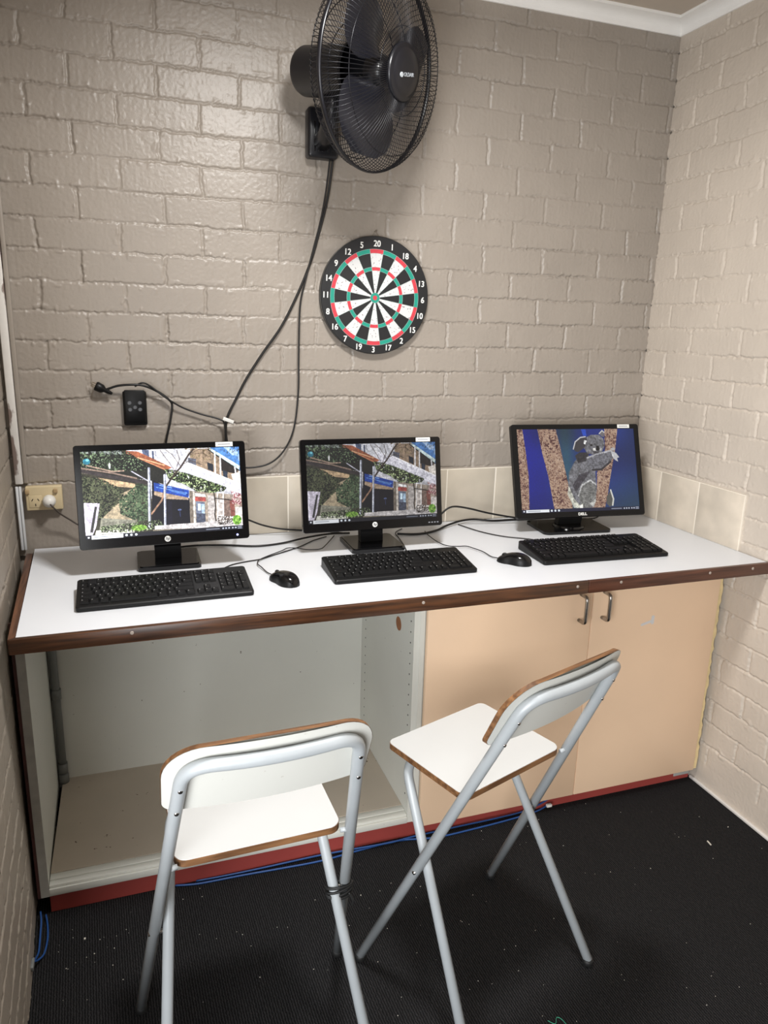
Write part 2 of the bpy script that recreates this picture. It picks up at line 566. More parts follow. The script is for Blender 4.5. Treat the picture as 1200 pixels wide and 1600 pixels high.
# the left wall runs slightly inwards towards the room
LW0 = np.array([-1.566, 0.0]); LWD = np.array([0.050, -1.0]); LWD = LWD / np.linalg.norm(LWD)
LWN = np.array([-LWD[1], LWD[0]])        # towards +x
def lw_x(y):
    return -1.566 + 0.050 * (-y)
_c0 = LW0; _c1 = LW0 + LWD * 1.60
_b = [_c0 - LWN * 0.012, _c1 - LWN * 0.012, _c1 - LWN * 0.12, _c0 - LWN * 0.12]
_v = [(p[0], p[1], 0) for p in _b] + [(p[0], p[1], Z_TOPW) for p in _b]
relief('wall_left', (LW0[0], LW0[1], 0), (LWD[0], LWD[1], 0), (LWN[0], LWN[1], 0), 0.0, 1.60, 0.0, Z_TOPW, 0.0050, 0.05, 0.17, 33, M_WALL_L,
       None, (_v, [(0, 1, 2, 3), (4, 7, 6, 5), (0, 4, 5, 1), (1, 5, 6, 2), (2, 6, 7, 3), (3, 7, 4, 0)]))

structure(MB().box(-3.4, XR + 0.12, ROOM_Y, 0.12, -0.06, 0.0).obj('floor', M_CARPET))
structure(MB().box(-3.4, XR + 0.12, ROOM_Y, 0.12, ZC, ZC + 0.06).obj('ceiling', M_CEIL))
structure(MB().box(-3.4, XR + 0.12, ROOM_Y - 0.10, ROOM_Y, 0.0, ZC).obj('wall_rear', M_WALL_B))

# cornice: one coved length per wall, mitred in the corner
def cornice(name, wall):
    prof = [(0.0, 2.671), (0.006, 2.671), (0.009, 2.676)]
    for k in range(1, 9):
        a = (PI / 2) * k / 9
        prof.append((0.010 + 0.036 * (1 - math.cos(a)), 2.677 + 0.028 * math.sin(a)))
    prof += [(0.046, 2.706), (0.055, 2.707), (0.055, ZC), (0.0, ZC)]
    n = len(prof)
    v = []
    if wall == 'back':
        for (e, z) in prof: v.append((-1.60, -e, z))
        for (e, z) in prof: v.append((XR - e, -e, z))
    elif wall == 'right':
        for (e, z) in prof: v.append((XR - e, -e, z))
        for (e, z) in prof: v.append((XR - e, ROOM_Y, z))
    else:
        for (e, z) in prof: v.append((lw_x(-1.60) + e, -1.60, z))
        for (e, z) in prof: v.append((lw_x(0) + e, 0, z))
    f = [(i, i + n, (i + 1) % n + n, (i + 1) % n) for i in range(n)] + [tuple(range(n)), tuple(range(2 * n - 1, n - 1, -1))]
    mb = MB(); mb.add(v, f)
    return structure(mb.obj(name, M_CORNICE))
cornice('trim_1', 'back'); cornice('trim_2', 'right'); cornice('trim_3', 'left')

# vertical strip in the back left corner: peeling white cover, painted strip beside it
t4 = structure(MB().box(-1.556, -1.534, -0.022, -0.001, 1.136, 2.67, 0.003).obj('trim_4', M_PEEL))
structure(MB().box(-1.533, -1.519, -0.014, -0.001, 1.136, 2.67, 0.004).obj('trim_5', M_WALL_B))
cd = thing('cable_conduit', 'narrow white twin conduit running down the left corner below the power outlet', 'conduit', (-1.549, -0.014, HC + 0.001))
MB().box(-0.0085, -0.0005, -0.006, 0.006, 0, 0.205, 0.002).obj('channel', M_CONDUIT, cd)
MB().box(0.0008, 0.0080, -0.006, 0.006, 0, 0.205, 0.002).obj('channel', M_CONDUIT, cd)

# skirting render at the foot of the right wall
structure(MB().box(XR - 0.011, XR + 0.002, -1.45, -0.537, 0.0, 0.012, 0.003).obj('baseboard_right', mat('white_paint_bead', (214, 210, 204), 0.6, var=0.05)))

# ------------------------------------------------------------------ splashback tiles
def tiles_back():
    t = thing('tile_splashback', 'row of beige tiles along the back wall behind the monitors', 'tiles', (0, 0, HC))
    g = MB().box(-1.02, XR - 0.008, -0.0060, -0.0005, 0.0005, 0.2035).obj('grout', M_GROUT, t)
    xs = [0.1036 + 0.2015 * k for k in range(-6, 4)]
    mb = MB()
    edges = [-1.02] + [x for x in xs if -1.0 < x < XR - 0.02] + [XR - 0.008]
    for a, b in zip(edges[:-1], edges[1:]):
        mb.box(a + 0.0024, b - 0.0024, -0.0075, -0.001, 0.0015, 0.2010, 0.0012)
    mb.obj('tiles', M_TILE, t)
tiles_back()
def tiles_right():
    t = thing('tile_splashback', 'row of stained beige tiles on the right wall ending above the worktop front', 'tiles', (XR, 0, HC))
    MB().box(-0.0060, -0.0005, -0.602, -0.008, 0.0005, 0.1960).obj('grout', M_GROUT, t)
    mb = MB()
    edges = [-0.008, -0.183, -0.388, -0.602]
    for a, b in zip(edges[:-1], edges[1:]):
        mb.box(-0.0075, -0.001, b + 0.0024, a - 0.0024, 0.0015, 0.1940, 0.0012)
    mb.obj('tiles', M_TILE_R, t)
tiles_right()

# ------------------------------------------------------------------ worktop
wt = thing('worktop', 'long white laminate worktop with dark timber edging spanning wall to wall', 'worktop', (0, 0, HC))
XLb, XLf = -1.520, -1.487
YF = -0.7255
v = [(XLb, -0.008), (XLf, YF), (XR - 0.004, YF), (XR - 0.004, -0.008)]
mb = MB(); mb.prism(v, -0.030, 0.0); mb.obj('laminate_top', M_LAMINATE, wt)
# side strip follows the sloping left end
mb = MB(); mb.prism([(XLb - 0.019, -0.060), (XLf - 0.015, YF - 0.013), (XLf - 0.0005, YF - 0.0005), (XLb - 0.0005, -0.060)], -0.036, 0.0015)
mb.obj('timber_edge', M_WOODEDGE_Y, wt)
fe = MB().box(XLf - 0.0135, 0.046, YF - 0.014, YF - 0.0006, -0.037, 0.0012, 0.0015).obj('timber_edge', M_WOODEDGE, wt)
fe2 = MB().box(0.0475, XR - 0.002, YF - 0.014, YF - 0.0006, -0.037, 0.0012, 0.0015).obj('timber_edge', wood('timber_edge_right', (62, 35, 25), (98, 60, 44), 'X', 3.0, 0.32), wt)
for x, par in ((-1.234, fe), (-0.481, fe), (0.008, fe), (0.160, fe2), (0.493, fe2), (0.665, fe2)):
    mb = MB(); mb.lathe([(0.0046, 0), (0.0046, 0.0008), (0.003, 0.0014)], 16, mx=basis((x, YF - 0.0138, -0.012), (1, 0, 0), (0, 0, 1), (0, -1, 0)))
    mb.obj('screw', M_SCREW, par)

# ------------------------------------------------------------------ open cabinet unit under the worktop
YC = -0.552
UZ = HC - 0.031
oc = thing('open_cabinet', 'open white cabinet bay with dusty shelf under the left worktop', 'cabinet', (-0.96, -0.28, 0))
oc_o = Vector((-0.96, -0.28, 0))
def loc(mbx, o=oc_o):
    mbx.v = [(p[0] - o.x, p[1] - o.y, p[2] - o.z) for p in mbx.v]
    return mbx
BZ = 0.068
loc(MB().prism([(-1.532, -0.026), (-1.5185, YC), (-1.4985, YC), (-1.512, -0.026)][::1], BZ, UZ)).obj('side_panel', M_INNER, oc)
loc(MB().prism([(-1.5195, YC - 0.003), (-1.4975, YC - 0.003), (-1.4975, YC - 0.0002), (-1.5195, YC - 0.0002)], BZ, UZ)).obj('edge_band', M_EDGEGREY, oc)
loc(MB().prism([(-1.5275, YC + 0.004), (-1.5275, YC - 0.004), (-1.5200, YC - 0.004), (-1.5200, YC + 0.004)], BZ, UZ)).obj('red_brown_strip', M_REDBROWN, oc)
loc(MB().box(-1.511, -0.4292, -0.030, -0.022, BZ, UZ)).obj('back_panel', M_INNER, oc)
loc(MB().box(-1.4975, -0.4292, YC + 0.052, -0.030, BZ, 0.100)).obj('base_shelf', M_INNER_FLOOR, oc)
mb = MB(); mb.box(-1.4975, -0.4292, YC + 0.0265, YC + 0.0510, BZ, 0.099, 0.001); mb.box(-1.4975, -0.4292, YC + 0.0040, YC + 0.0250, BZ, 0.097, 0.001)
mb.box(-1.4975, -0.4292, YC - 0.003, YC + 0.003, BZ, 0.090, 0.001)
loc(mb).obj('sliding_track', M_INNER, oc)
# divider with shelf pin holes and a cable hole
mb = MB(); mb.box(-0.4285, -0.4105, YC, -0.024, BZ, UZ)
dv = loc(mb).obj('divider_panel', M_INNER, oc)
loc(MB().box(-0.4105, -0.394, YC - 0.002, -0.5, BZ, UZ)).obj('divider_panel', M_INNER, oc)
hole_me = None
for yy in (-0.525, -0.075):
    for k in range(19):
        z = 0.16 + 0.0355 * k
        if z < UZ - 0.03:
            if hole_me is None:
                ho = MB().lathe([(0.0026, 0), (0.0026, 0.0008)], 8, mx=basis((0, 0, 0), (0, 1, 0), (0, 0, 1), (-1, 0, 0))).obj('shelf_pin_hole', M_DARK, dv)
                hole_me = ho.data
            else:
                ho = bpy.data.objects.new('shelf_pin_hole', hole_me); COL.objects.link(ho); ho.parent = dv
            ho.location = Vector((-0.4286, yy, z)) - oc_o
mb = MB(); mb.lathe([(0.023, 0), (0.023, 0.0010)], 28, mx=basis((-0.4286, -0.417, 0.712), (0, 1, 0), (0, 0, 1), (-1, 0, 0)))
loc(mb).obj('cable_hole', M_BROWNHOLE, dv)

# grey pipe inside the bay
pp = thing('waste_pipe', 'grey plastic pipe standing in the rear left corner of the open cabinet', 'pipe', (-1.493, -0.048, 0.100))
MB().lathe([(0.0125, 0.0), (0.0125, 0.780)], 20).obj('pipe', M_PIPE, pp)
for z in (0.055, 0.33, 0.76):
    MB().lathe([(0.0128, z - 0.018), (0.0155, z - 0.018), (0.0155, z + 0.018), (0.0128, z + 0.018)], 20).obj('coupling', M_PIPE, pp)
MB().lathe([(0.0165, 0.0), (0.0165, 0.03), (0.0128, 0.034)], 20).obj('coupling', M_PIPE, pp)

# ------------------------------------------------------------------ cupboard with two doors
cb = thing('cupboard', 'peach two-door cupboard with chrome handles under the right worktop', 'cupboard', (0.17, -0.28, 0))
cb_o = Vector((0.17, -0.28, 0))
mb = MB(); mb.box(-0.3935, XR - 0.012, YC + 0.003, -0.024, BZ - 0.006, UZ)
loc(mb, cb_o).obj('carcass', M_INNER, cb)
YD = YC - 0.018
def door(x0, x1, hx, hname):
    d = loc(MB().box(x0, x1, YD, YC - 0.0005, 0.056, UZ - 0.004, 0.0015), cb_o).obj('door', M_DOOR, cb)
    z0, z1 = 0.722, 0.812
    pts = fillet([(hx, YD + 0.001, z0), (hx, YD - 0.036, z0), (hx, YD - 0.036, z1), (hx, YD + 0.001, z1)], 0.014, 8)
    h = MB(); h.tube(pts, 0.0062, 12)
    loc(h, cb_o).obj('handle', M_CHROME, d)
    return d
door(-0.3915, 0.1900, 0.143, 'l')
d2 = door(0.1925, 0.7130, 0.232, 'r')
loc(MB().prism(rrect(0.395, 0.440, 0.672, 0.681, 0.004), 0, 0.0004, mx=basis((0, YD - 0.0001, 0), (1, 0, 0), (0, 0, 1), (0, -1, 0)) @ Matrix.Translation((0.4, 0.67, 0)) @ Matrix.Rotation(0.25, 4, 'Z') @ Matrix.Translation((-0.4, -0.67, 0)))
    .prism(rrect(0.434, 0.446, 0.674, 0.706, 0.005), 0.0001, 0.0005, mx=basis((0, YD - 0.0001, 0), (1, 0, 0), (0, 0, 1), (0, -1, 0))), cb_o).obj('paint_chip', mat('bared_undercoat', (214, 212, 212), 0.5), d2)
# ragged yellowed filler strip between the right door and the wall
mb = MB(); pts = []
rg = random.Random(5)
zz = 0.060
L1 = []; L2 = []
while zz < UZ - 0.004:
    L1.append((0.7135, zz)); L2.append((0.7215 + rg.random() * 0.0080, zz)); zz += 0.018
mb.prism(L2 and ([(a, b) for a, b in L1][::-1] + L2)[::-1], 0, 0.010, mx=basis((0, YC - 0.006, 0), (1, 0, 0), (0, 0, 1), (0, -1, 0)))
loc(mb, cb_o).obj('filler_strip', M_FILLER, cb)

kb_ = tag(MB().box(-1.50, XR - 0.013, -0.535, -0.517, 0.0005, 0.0615).obj('kickboard', M_KICK), 'low red painted kickboard along the foot of the cabinets', 'kickboard')
tag(loc(MB().box(0.655, 0.7255, -0.5385, -0.5355, 0.018, 0.0560, 0.001), Vector((0.68, -0.537, 0.03))).obj('filler_patch', mat('grey_filler', (170, 170, 166), 0.7, var=0.1)),
    'small grey filler patch on the right end of the red kickboard', 'patch').location = (0.68, -0.537, 0.03)

# ------------------------------------------------------------------ painter for the pictures on the screens
class Canvas:
    def __init__(s, W, H, rgb):
        s.W, s.H = W, H
        s.a = np.zeros((H, W, 3)); s.a[:] = np.array(rgb) / 255.
        s.Y, s.X = np.mgrid[0:H, 0:W]
        s.U = (s.X + .5) / W; s.V = (s.Y + .5) / H
    def put(s, mk, rgb, al=1.0):
        c = np.array(rgb) / 255.
        m = (mk.astype(float) * al)[..., None]
        s.a = s.a * (1 - m) + c * m
    def poly(s, pts, rgb=None, al=1.0):
        ins = np.zeros((s.H, s.W), bool)
        n = len(pts)
        for i in range(n):
            x1, y1 = pts[i]; x2, y2 = pts[(i + 1) % n]
            if y1 == y2: continue
            c = ((s.V < y1) != (s.V < y2)) & (s.U < (x2 - x1) * (s.V - y1) / (y2 - y1) + x1)
            ins ^= c
        if rgb is not None: s.put(ins, rgb, al)
        return ins
    def line(s, x1, y1, x2, y2, w, rgb, al=1.0):
        asp = s.W / s.H
        px, py = s.U * asp, s.V
        ax, ay, bx, by = x1 * asp, y1, x2 * asp, y2
        t = np.clip(((px - ax) * (bx - ax) + (py - ay) * (by - ay)) / ((bx - ax) ** 2 + (by - ay) ** 2 + 1e-9), 0, 1)
        d = np.hypot(px - ax - t * (bx - ax), py - ay - t * (by - ay))
        s.put(np.clip((w - d) * s.H + .5, 0, 1), rgb, al)
    def pl(s, pts, w, rgb, al=1.0):
        for a, b in zip(pts[:-1], pts[1:]): s.line(a[0], a[1], b[0], b[1], w, rgb, al)
    def ell(s, cx, cy, rx, ry, rgb=None, al=1.0, rot=0.0):
        asp = s.W / s.H
        dx = (s.U - cx) * asp; dy = s.V - cy
        c, q = math.cos(rot), math.sin(rot)
        e = ((dx * c + dy * q) / (rx * asp)) ** 2 + ((-dx * q + dy * c) / ry) ** 2
        ins = e < 1
        if rgb is not None: s.put(ins, rgb, al)
        return ins
    def noise(s, sc, seed, asp=True):
        return vnoise(s.U * sc * (s.W / s.H if asp else 1), s.V * sc, seed)
    def leaves(s, mask, cols, sc, seed, thr=.5, ths=.12, al=1.0):
        for i, c in enumerate(cols):
            sc2 = sc * 1.7
            n = s.noise(sc2 * (1 + .35 * i), seed + i) * .5 + s.noise(sc2 * 2.1 * (1 + .2 * i), seed + 50 + i) * .35 + s.noise(7, seed + 90 + i) * .15
            s.put(np.clip((n - thr) / ths, 0, 1) * mask, c, al)
    def soft(s, mask, it=2):
        m = mask.astype(float)
        for _ in range(it):
            m = (m + np.roll(m, 1, 0) + np.roll(m, -1, 0) + np.roll(m, 1, 1) + np.roll(m, -1, 1)) / 5
        return m

def taskbar(c, dark=(34, 38, 62), h=0.048):
    c.poly([(0, 1 - h), (1, 1 - h), (1, 1), (0, 1)], dark, .93)
    c.poly([(.035, 1 - h + .004), (.225, 1 - h + .004), (.225, .998), (.035, .998)], (236, 240, 246))
    c.ell(.017, 1 - h / 2, .006, .010, (235, 240, 250))
    c.pl([(.05, 1 - h / 2), (.15, 1 - h / 2)], .0035, (140, 150, 165))
    for x in (.245, .275, .305):
        c.ell(x, 1 - h / 2, .008, .013, (225, 235, 245))
    c.pl([(.755, 1 - h / 2), (.84, 1 - h / 2)], .006, (170, 178, 195), .8)
    for x in (.865, .885, .905, .93, .95):
        c.ell(x, 1 - h / 2, .006, .009, (190, 198, 215))
    c.pl([(.965, 1 - h * .7), (.99, 1 - h * .7)], .004, (190, 198, 215)); c.pl([(.965, 1 - h * .3), (.99, 1 - h * .3)], .004, (190, 198, 215))

def cmap(pts):
    """points measured in a zoomed crop of the left screen -> picture coordinates"""
    out = []
    for x, y in pts:
        vv = (y - 110 + .031 * (x - 60)) / (580 - .029 * (x - 60))
        uu = (x - 60 - 37 * vv) / 1031.
        out.append((uu, vv))
    return out

def courtyard():
    c = Canvas(440, 248, (150, 140, 120))
    P = lambda pts, rgb=None, al=1.0: c.poly(cmap(pts), rgb, al)
    # upper storey facade
    P([(300, 60), (1100, 60), (1140, 480), (500, 420)], (206, 206, 214))
    P([(860, 60), (1120, 60), (1120, 250)], (84, 150, 226))
    cl = P([(960, 60), (1120, 60), (1120, 200)]); c.put(cl * np.clip((c.noise(14, 5) - .45) * 4, 0, 1), (210, 224, 244), .7)
    P([(760, 90), (900, 95), (1090, 225), (1090, 330), (930, 270), (760, 190)], (176, 150, 124))
    P([(960, 150), (1085, 228), (1080, 260), (960, 235)], (70, 58, 54))
    P([(890, 85), (1100, 205), (1095, 235), (880, 98)], (206, 226, 226)); c.pl(cmap([(880, 98), (1095, 236)]), .007, (48, 48, 54))
    P([(875, 180), (915, 195), (918, 245), (880, 228)], (58, 66, 84)); P([(982, 232), (1015, 245), (1015, 290), (985, 275)], (60, 74, 98))
    P([(745, 150), (800, 160), (800, 215), (748, 200)], (112, 116, 134)); P([(443, 95), (490, 100), (492, 150), (450, 130)], (98, 112, 146))
    P([(508, 105), (535, 108), (535, 170), (512, 160)], (90, 104, 140)); P([(1040, 260), (1120, 240), (1130, 370), (1060, 320)], (222, 214, 206))
    # balcony rail
    P([(600, 150), (760, 190), (1110, 330), (1115, 395), (930, 330), (600, 240)], (228, 226, 238))
    for k in range(46):
        x = 605 + 11 * k
        y = 165 + (x - 600) * .335
        c.pl(cmap([(x, y), (x + 2, y + 62)]), .0022, (158, 156, 176), .65)
    c.pl(cmap([(600, 150), (760, 190), (1110, 326)]), .005, (246, 246, 252))
    for x, y0, y1 in ((925, 118, 260), (962, 145, 275), (1065, 215, 250), (525, 95, 190), (610, 110, 215)):
        c.pl(cmap([(x, y0), (x + 6, y1)]), .009, (226, 224, 228))
    # terracotta gutter
    P([(290, 100), (420, 110), (640, 215), (600, 238), (400, 175)], (196, 112, 70))
    c.pl(cmap([(300, 110), (600, 232)]), .012, (226, 150, 104)); c.pl(cmap([(420, 150), (590, 200)]), .005, (250, 200, 150))
    # dark space under the pergola
    P([(60, 60), (300, 100), (600, 235), (600, 330), (500, 300), (60, 240)], (56, 56, 46))
    P([(60, 250), (500, 300), (520, 640), (90, 690)], (88, 84, 66))
    P([(60, 60), (300, 60), (330, 130), (60, 120)], (190, 200, 200), .8)
    P([(170, 280), (400, 320), (410, 350), (200, 330)], (214, 182, 140))
    P([(280, 400), (415, 340), (415, 560), (190, 560), (250, 480)], (190, 172, 140))
    lm = P([(60, 90), (330, 90), (480, 200), (470, 240), (60, 230)])
    c.leaves(lm, [(30, 42, 26), (74, 100, 62), (150, 176, 132), (20, 24, 20)], 26, 3, .55, .08)
    lm = P([(60, 260), (200, 290), (330, 360), (330, 420), (180, 560), (80, 480)])
    c.leaves(lm, [(34, 44, 30), (70, 88, 52), (24, 26, 22), (120, 128, 90)], 24, 13, .5, .08)
    lm = P([(300, 430), (420, 320), (500, 310), (500, 560), (420, 570), (310, 520)])
    c.leaves(lm, [(30, 48, 34), (62, 96, 62), (116, 140, 100)], 26, 23, .47, .08)
    c.pl(cmap([(70, 235), (230, 270), (400, 300), (490, 318)]), .020, (88, 76, 78)); c.pl(cmap([(70, 218), (260, 250), (410, 285)]), .009, (172, 144, 128))
    c.pl(cmap([(100, 200), (260, 240), (330, 235)]), .008, (190, 160, 140)); c.pl(cmap([(380, 240), (490, 305)]), .007, (186, 184, 200))
    c.ell(.035, .115, .022, .035, (42, 158, 186)); c.ell(.04, .10, .010, .014, (120, 210, 230))
    c.ell(.17, .17, .006, .035, (224, 224, 226))
    # doorway, blue sign
    P([(510, 300), (530, 300), (620, 360), (760, 420), (770, 590), (510, 620)], (34, 30, 52))
    P([(525, 370), (750, 415), (750, 430), (600, 422), (525, 395)], (186, 160, 134))
    P([(535, 420), (765, 430), (765, 590), (535, 600)], (24, 22, 50)); P([(615, 440), (640, 440), (645, 580), (615, 590)], (34, 30, 66))
    c.ell(.588, .72, .012, .010, (110, 130, 190)); c.pl([(.588, .72), (.590, .80)], .003, (70, 90, 150))
    P([(522, 314), (755, 366), (752, 415), (524, 368)], (28, 92, 214)); c.pl(cmap([(540, 345), (740, 385)]), .004, (120, 176, 244)); c.pl(cmap([(640, 372), (730, 392)]), .007, (90, 150, 236))
    c.pl(cmap([(560, 332), (640, 350)]), .004, (150, 200, 250))
    # right facade below the balcony
    P([(760, 370), (1120, 400), (1135, 600), (770, 600)], (178, 162, 146))
    P([(755, 368), (800, 375), (802, 605), (765, 605)], (150, 136, 122)); c.pl(cmap([(785, 380), (796, 600)]), .012, (214, 206, 196))
    P([(795, 385), (865, 395), (868, 410), (795, 405)], (226, 226, 228)); P([(795, 408), (868, 415), (868, 440), (796, 438)], (206, 92, 84))
    P([(800, 440), (860, 445), (866, 590), (806, 592)], (124, 134, 160)); P([(812, 455), (832, 456), (834, 500), (815, 500)], (206, 230, 246)); P([(838, 455), (858, 458), (860, 520), (840, 520)], (176, 206, 232))
    P([(806, 520), (866, 520), (868, 590), (806, 592)], (84, 92, 116), .7)
    P([(880, 400), (930, 405), (935, 580), (885, 585)], (196, 188, 184)); P([(985, 420), (1030, 425), (1040, 560), (990, 560)], (150, 124, 112))
    P([(1030, 430), (1065, 432), (1070, 540), (1040, 540)], (166, 96, 84)); P([(940, 420), (985, 420), (990, 570), (945, 575)], (206, 196, 190))
    for x in (945, 985): c.pl(cmap([(x, 370), (x + 6, 570)]), .007, (228, 224, 222))
    c.pl(cmap([(922, 380), (935, 470), (930, 530), (940, 575)]), .006, (60, 52, 46)); c.pl(cmap([(930, 420), (1100, 440)]), .005, (60, 50, 48))
    for k in range(7): c.pl(cmap([(1075 + 8 * k, 480), (1078 + 8 * k, 560)]), .0035, (236, 232, 234))
    lm = P([(1040, 370), (1110, 390), (1115, 470), (1050, 460)]); c.leaves(lm, [(176, 96, 104), (226, 190, 190)], 34, 33, .5, .08)
    # climbing vine
    lm = P([(590, 225), (680, 235), (800, 275), (960, 330), (1010, 350), (990, 372), (900, 385), (800, 372), (730, 330), (620, 290)])
    c.put(c.soft(lm, 3) * np.clip((c.noise(26, 140) - .30) * 8, 0, 1), (44, 58, 32), .9)
    c.leaves(lm, [(62, 86, 44), (116, 146, 80), (190, 208, 150), (26, 34, 20)], 24, 43, .53, .08)
    # bare tree
    tr = (94, 76, 66)
    c.pl(cmap([(510, 520), (575, 430), (600, 340), (650, 270), (700, 210), (750, 130), (780, 95)]), .010, tr)
    c.pl(cmap([(510, 520), (575, 430), (600, 350)]), .010, (190, 146, 116))
    for a in ([(650, 270), (690, 160), (670, 100)], [(700, 210), (640, 130), (600, 100)], [(750, 130), (840, 120), (900, 150)], [(750, 130), (820, 95), (900, 90)], [(700, 200), (760, 170), (850, 200)], [(660, 240), (620, 180), (560, 100)], [(780, 100), (800, 85), (860, 80)]):
        c.pl(cmap(a), .0035, (108, 88, 78), .8)
    lm = P([(700, 85), (900, 85), (900, 170), (760, 150)]); c.leaves(lm, [(120, 96, 60), (170, 150, 110)], 44, 63, .62, .06, .8)
    c.leaves(P([(900, 80), (1100, 80), (1100, 150), (1000, 120)]), [(70, 80, 66)], 40, 66, .68, .05, .8)
    # steel posts
    for x, y0, y1, w in ((490, 220, 615, .014), (592, 265, 605, .013)):
        c.pl(cmap([(x, y0), (x + 6, y1)]), w, (168, 172, 192)); c.pl(cmap([(x - 3, y0), (x + 3, y1)]), w * .35, (226, 230, 240))
    # foreground
    P([(85, 445), (182, 448), (160, 600), (135, 665), (95, 680)], (206, 198, 214)); P([(150, 470), (165, 470), (140, 640), (122, 640)], (84, 84, 84)); c.pl(cmap([(90, 450), (100, 670)]), .012, (230, 224, 240))
    P([(190, 545), (415, 560), (420, 610), (180, 620)], (158, 156, 138)); P([(160, 625), (400, 622), (400, 650), (150, 668)], (226, 224, 214))
    lm = P([(190, 600), (560, 560), (600, 610), (420, 640), (190, 640)]); c.leaves(lm, [(90, 120, 60), (180, 196, 150), (60, 66, 50)], 34, 73, .52, .08)
    P([(530, 600), (1130, 560), (1130, 610), (530, 625)], (206, 200, 200)); lm = P([(950, 540), (1070, 540), (1070, 590), (950, 600)]); c.leaves(lm, [(120, 110, 104), (230, 224, 220), (90, 80, 76)], 36, 83, .5, .1)
    lm = c.ell(.325, .90, .048, .035, (120, 176, 50)); c.leaves(lm, [(170, 214, 90)], 40, 93, .5, .1)
    lm = c.ell(.962, .885, .030, .060, (110, 180, 40)); c.leaves(lm, [(176, 226, 96)], 40, 95, .5, .1)
    # fine tonal grain of the foliage and walls
    g = (c.noise(90, 101) - .5) * .20 + (c.noise(40, 102) - .5) * .22
    c.a = np.clip(c.a * (1 + g[..., None]), 0, 1)
    taskbar(c)
    return c.a

def kmap(pts):
    out = []
    for x, y in pts:
        vv = (y - 90 + .005 * (x - 45)) / (765 - .035 * (x - 45))
        uu = (x - 45 - 66 * vv) / 1043.
        out.append((uu, vv))
    return out

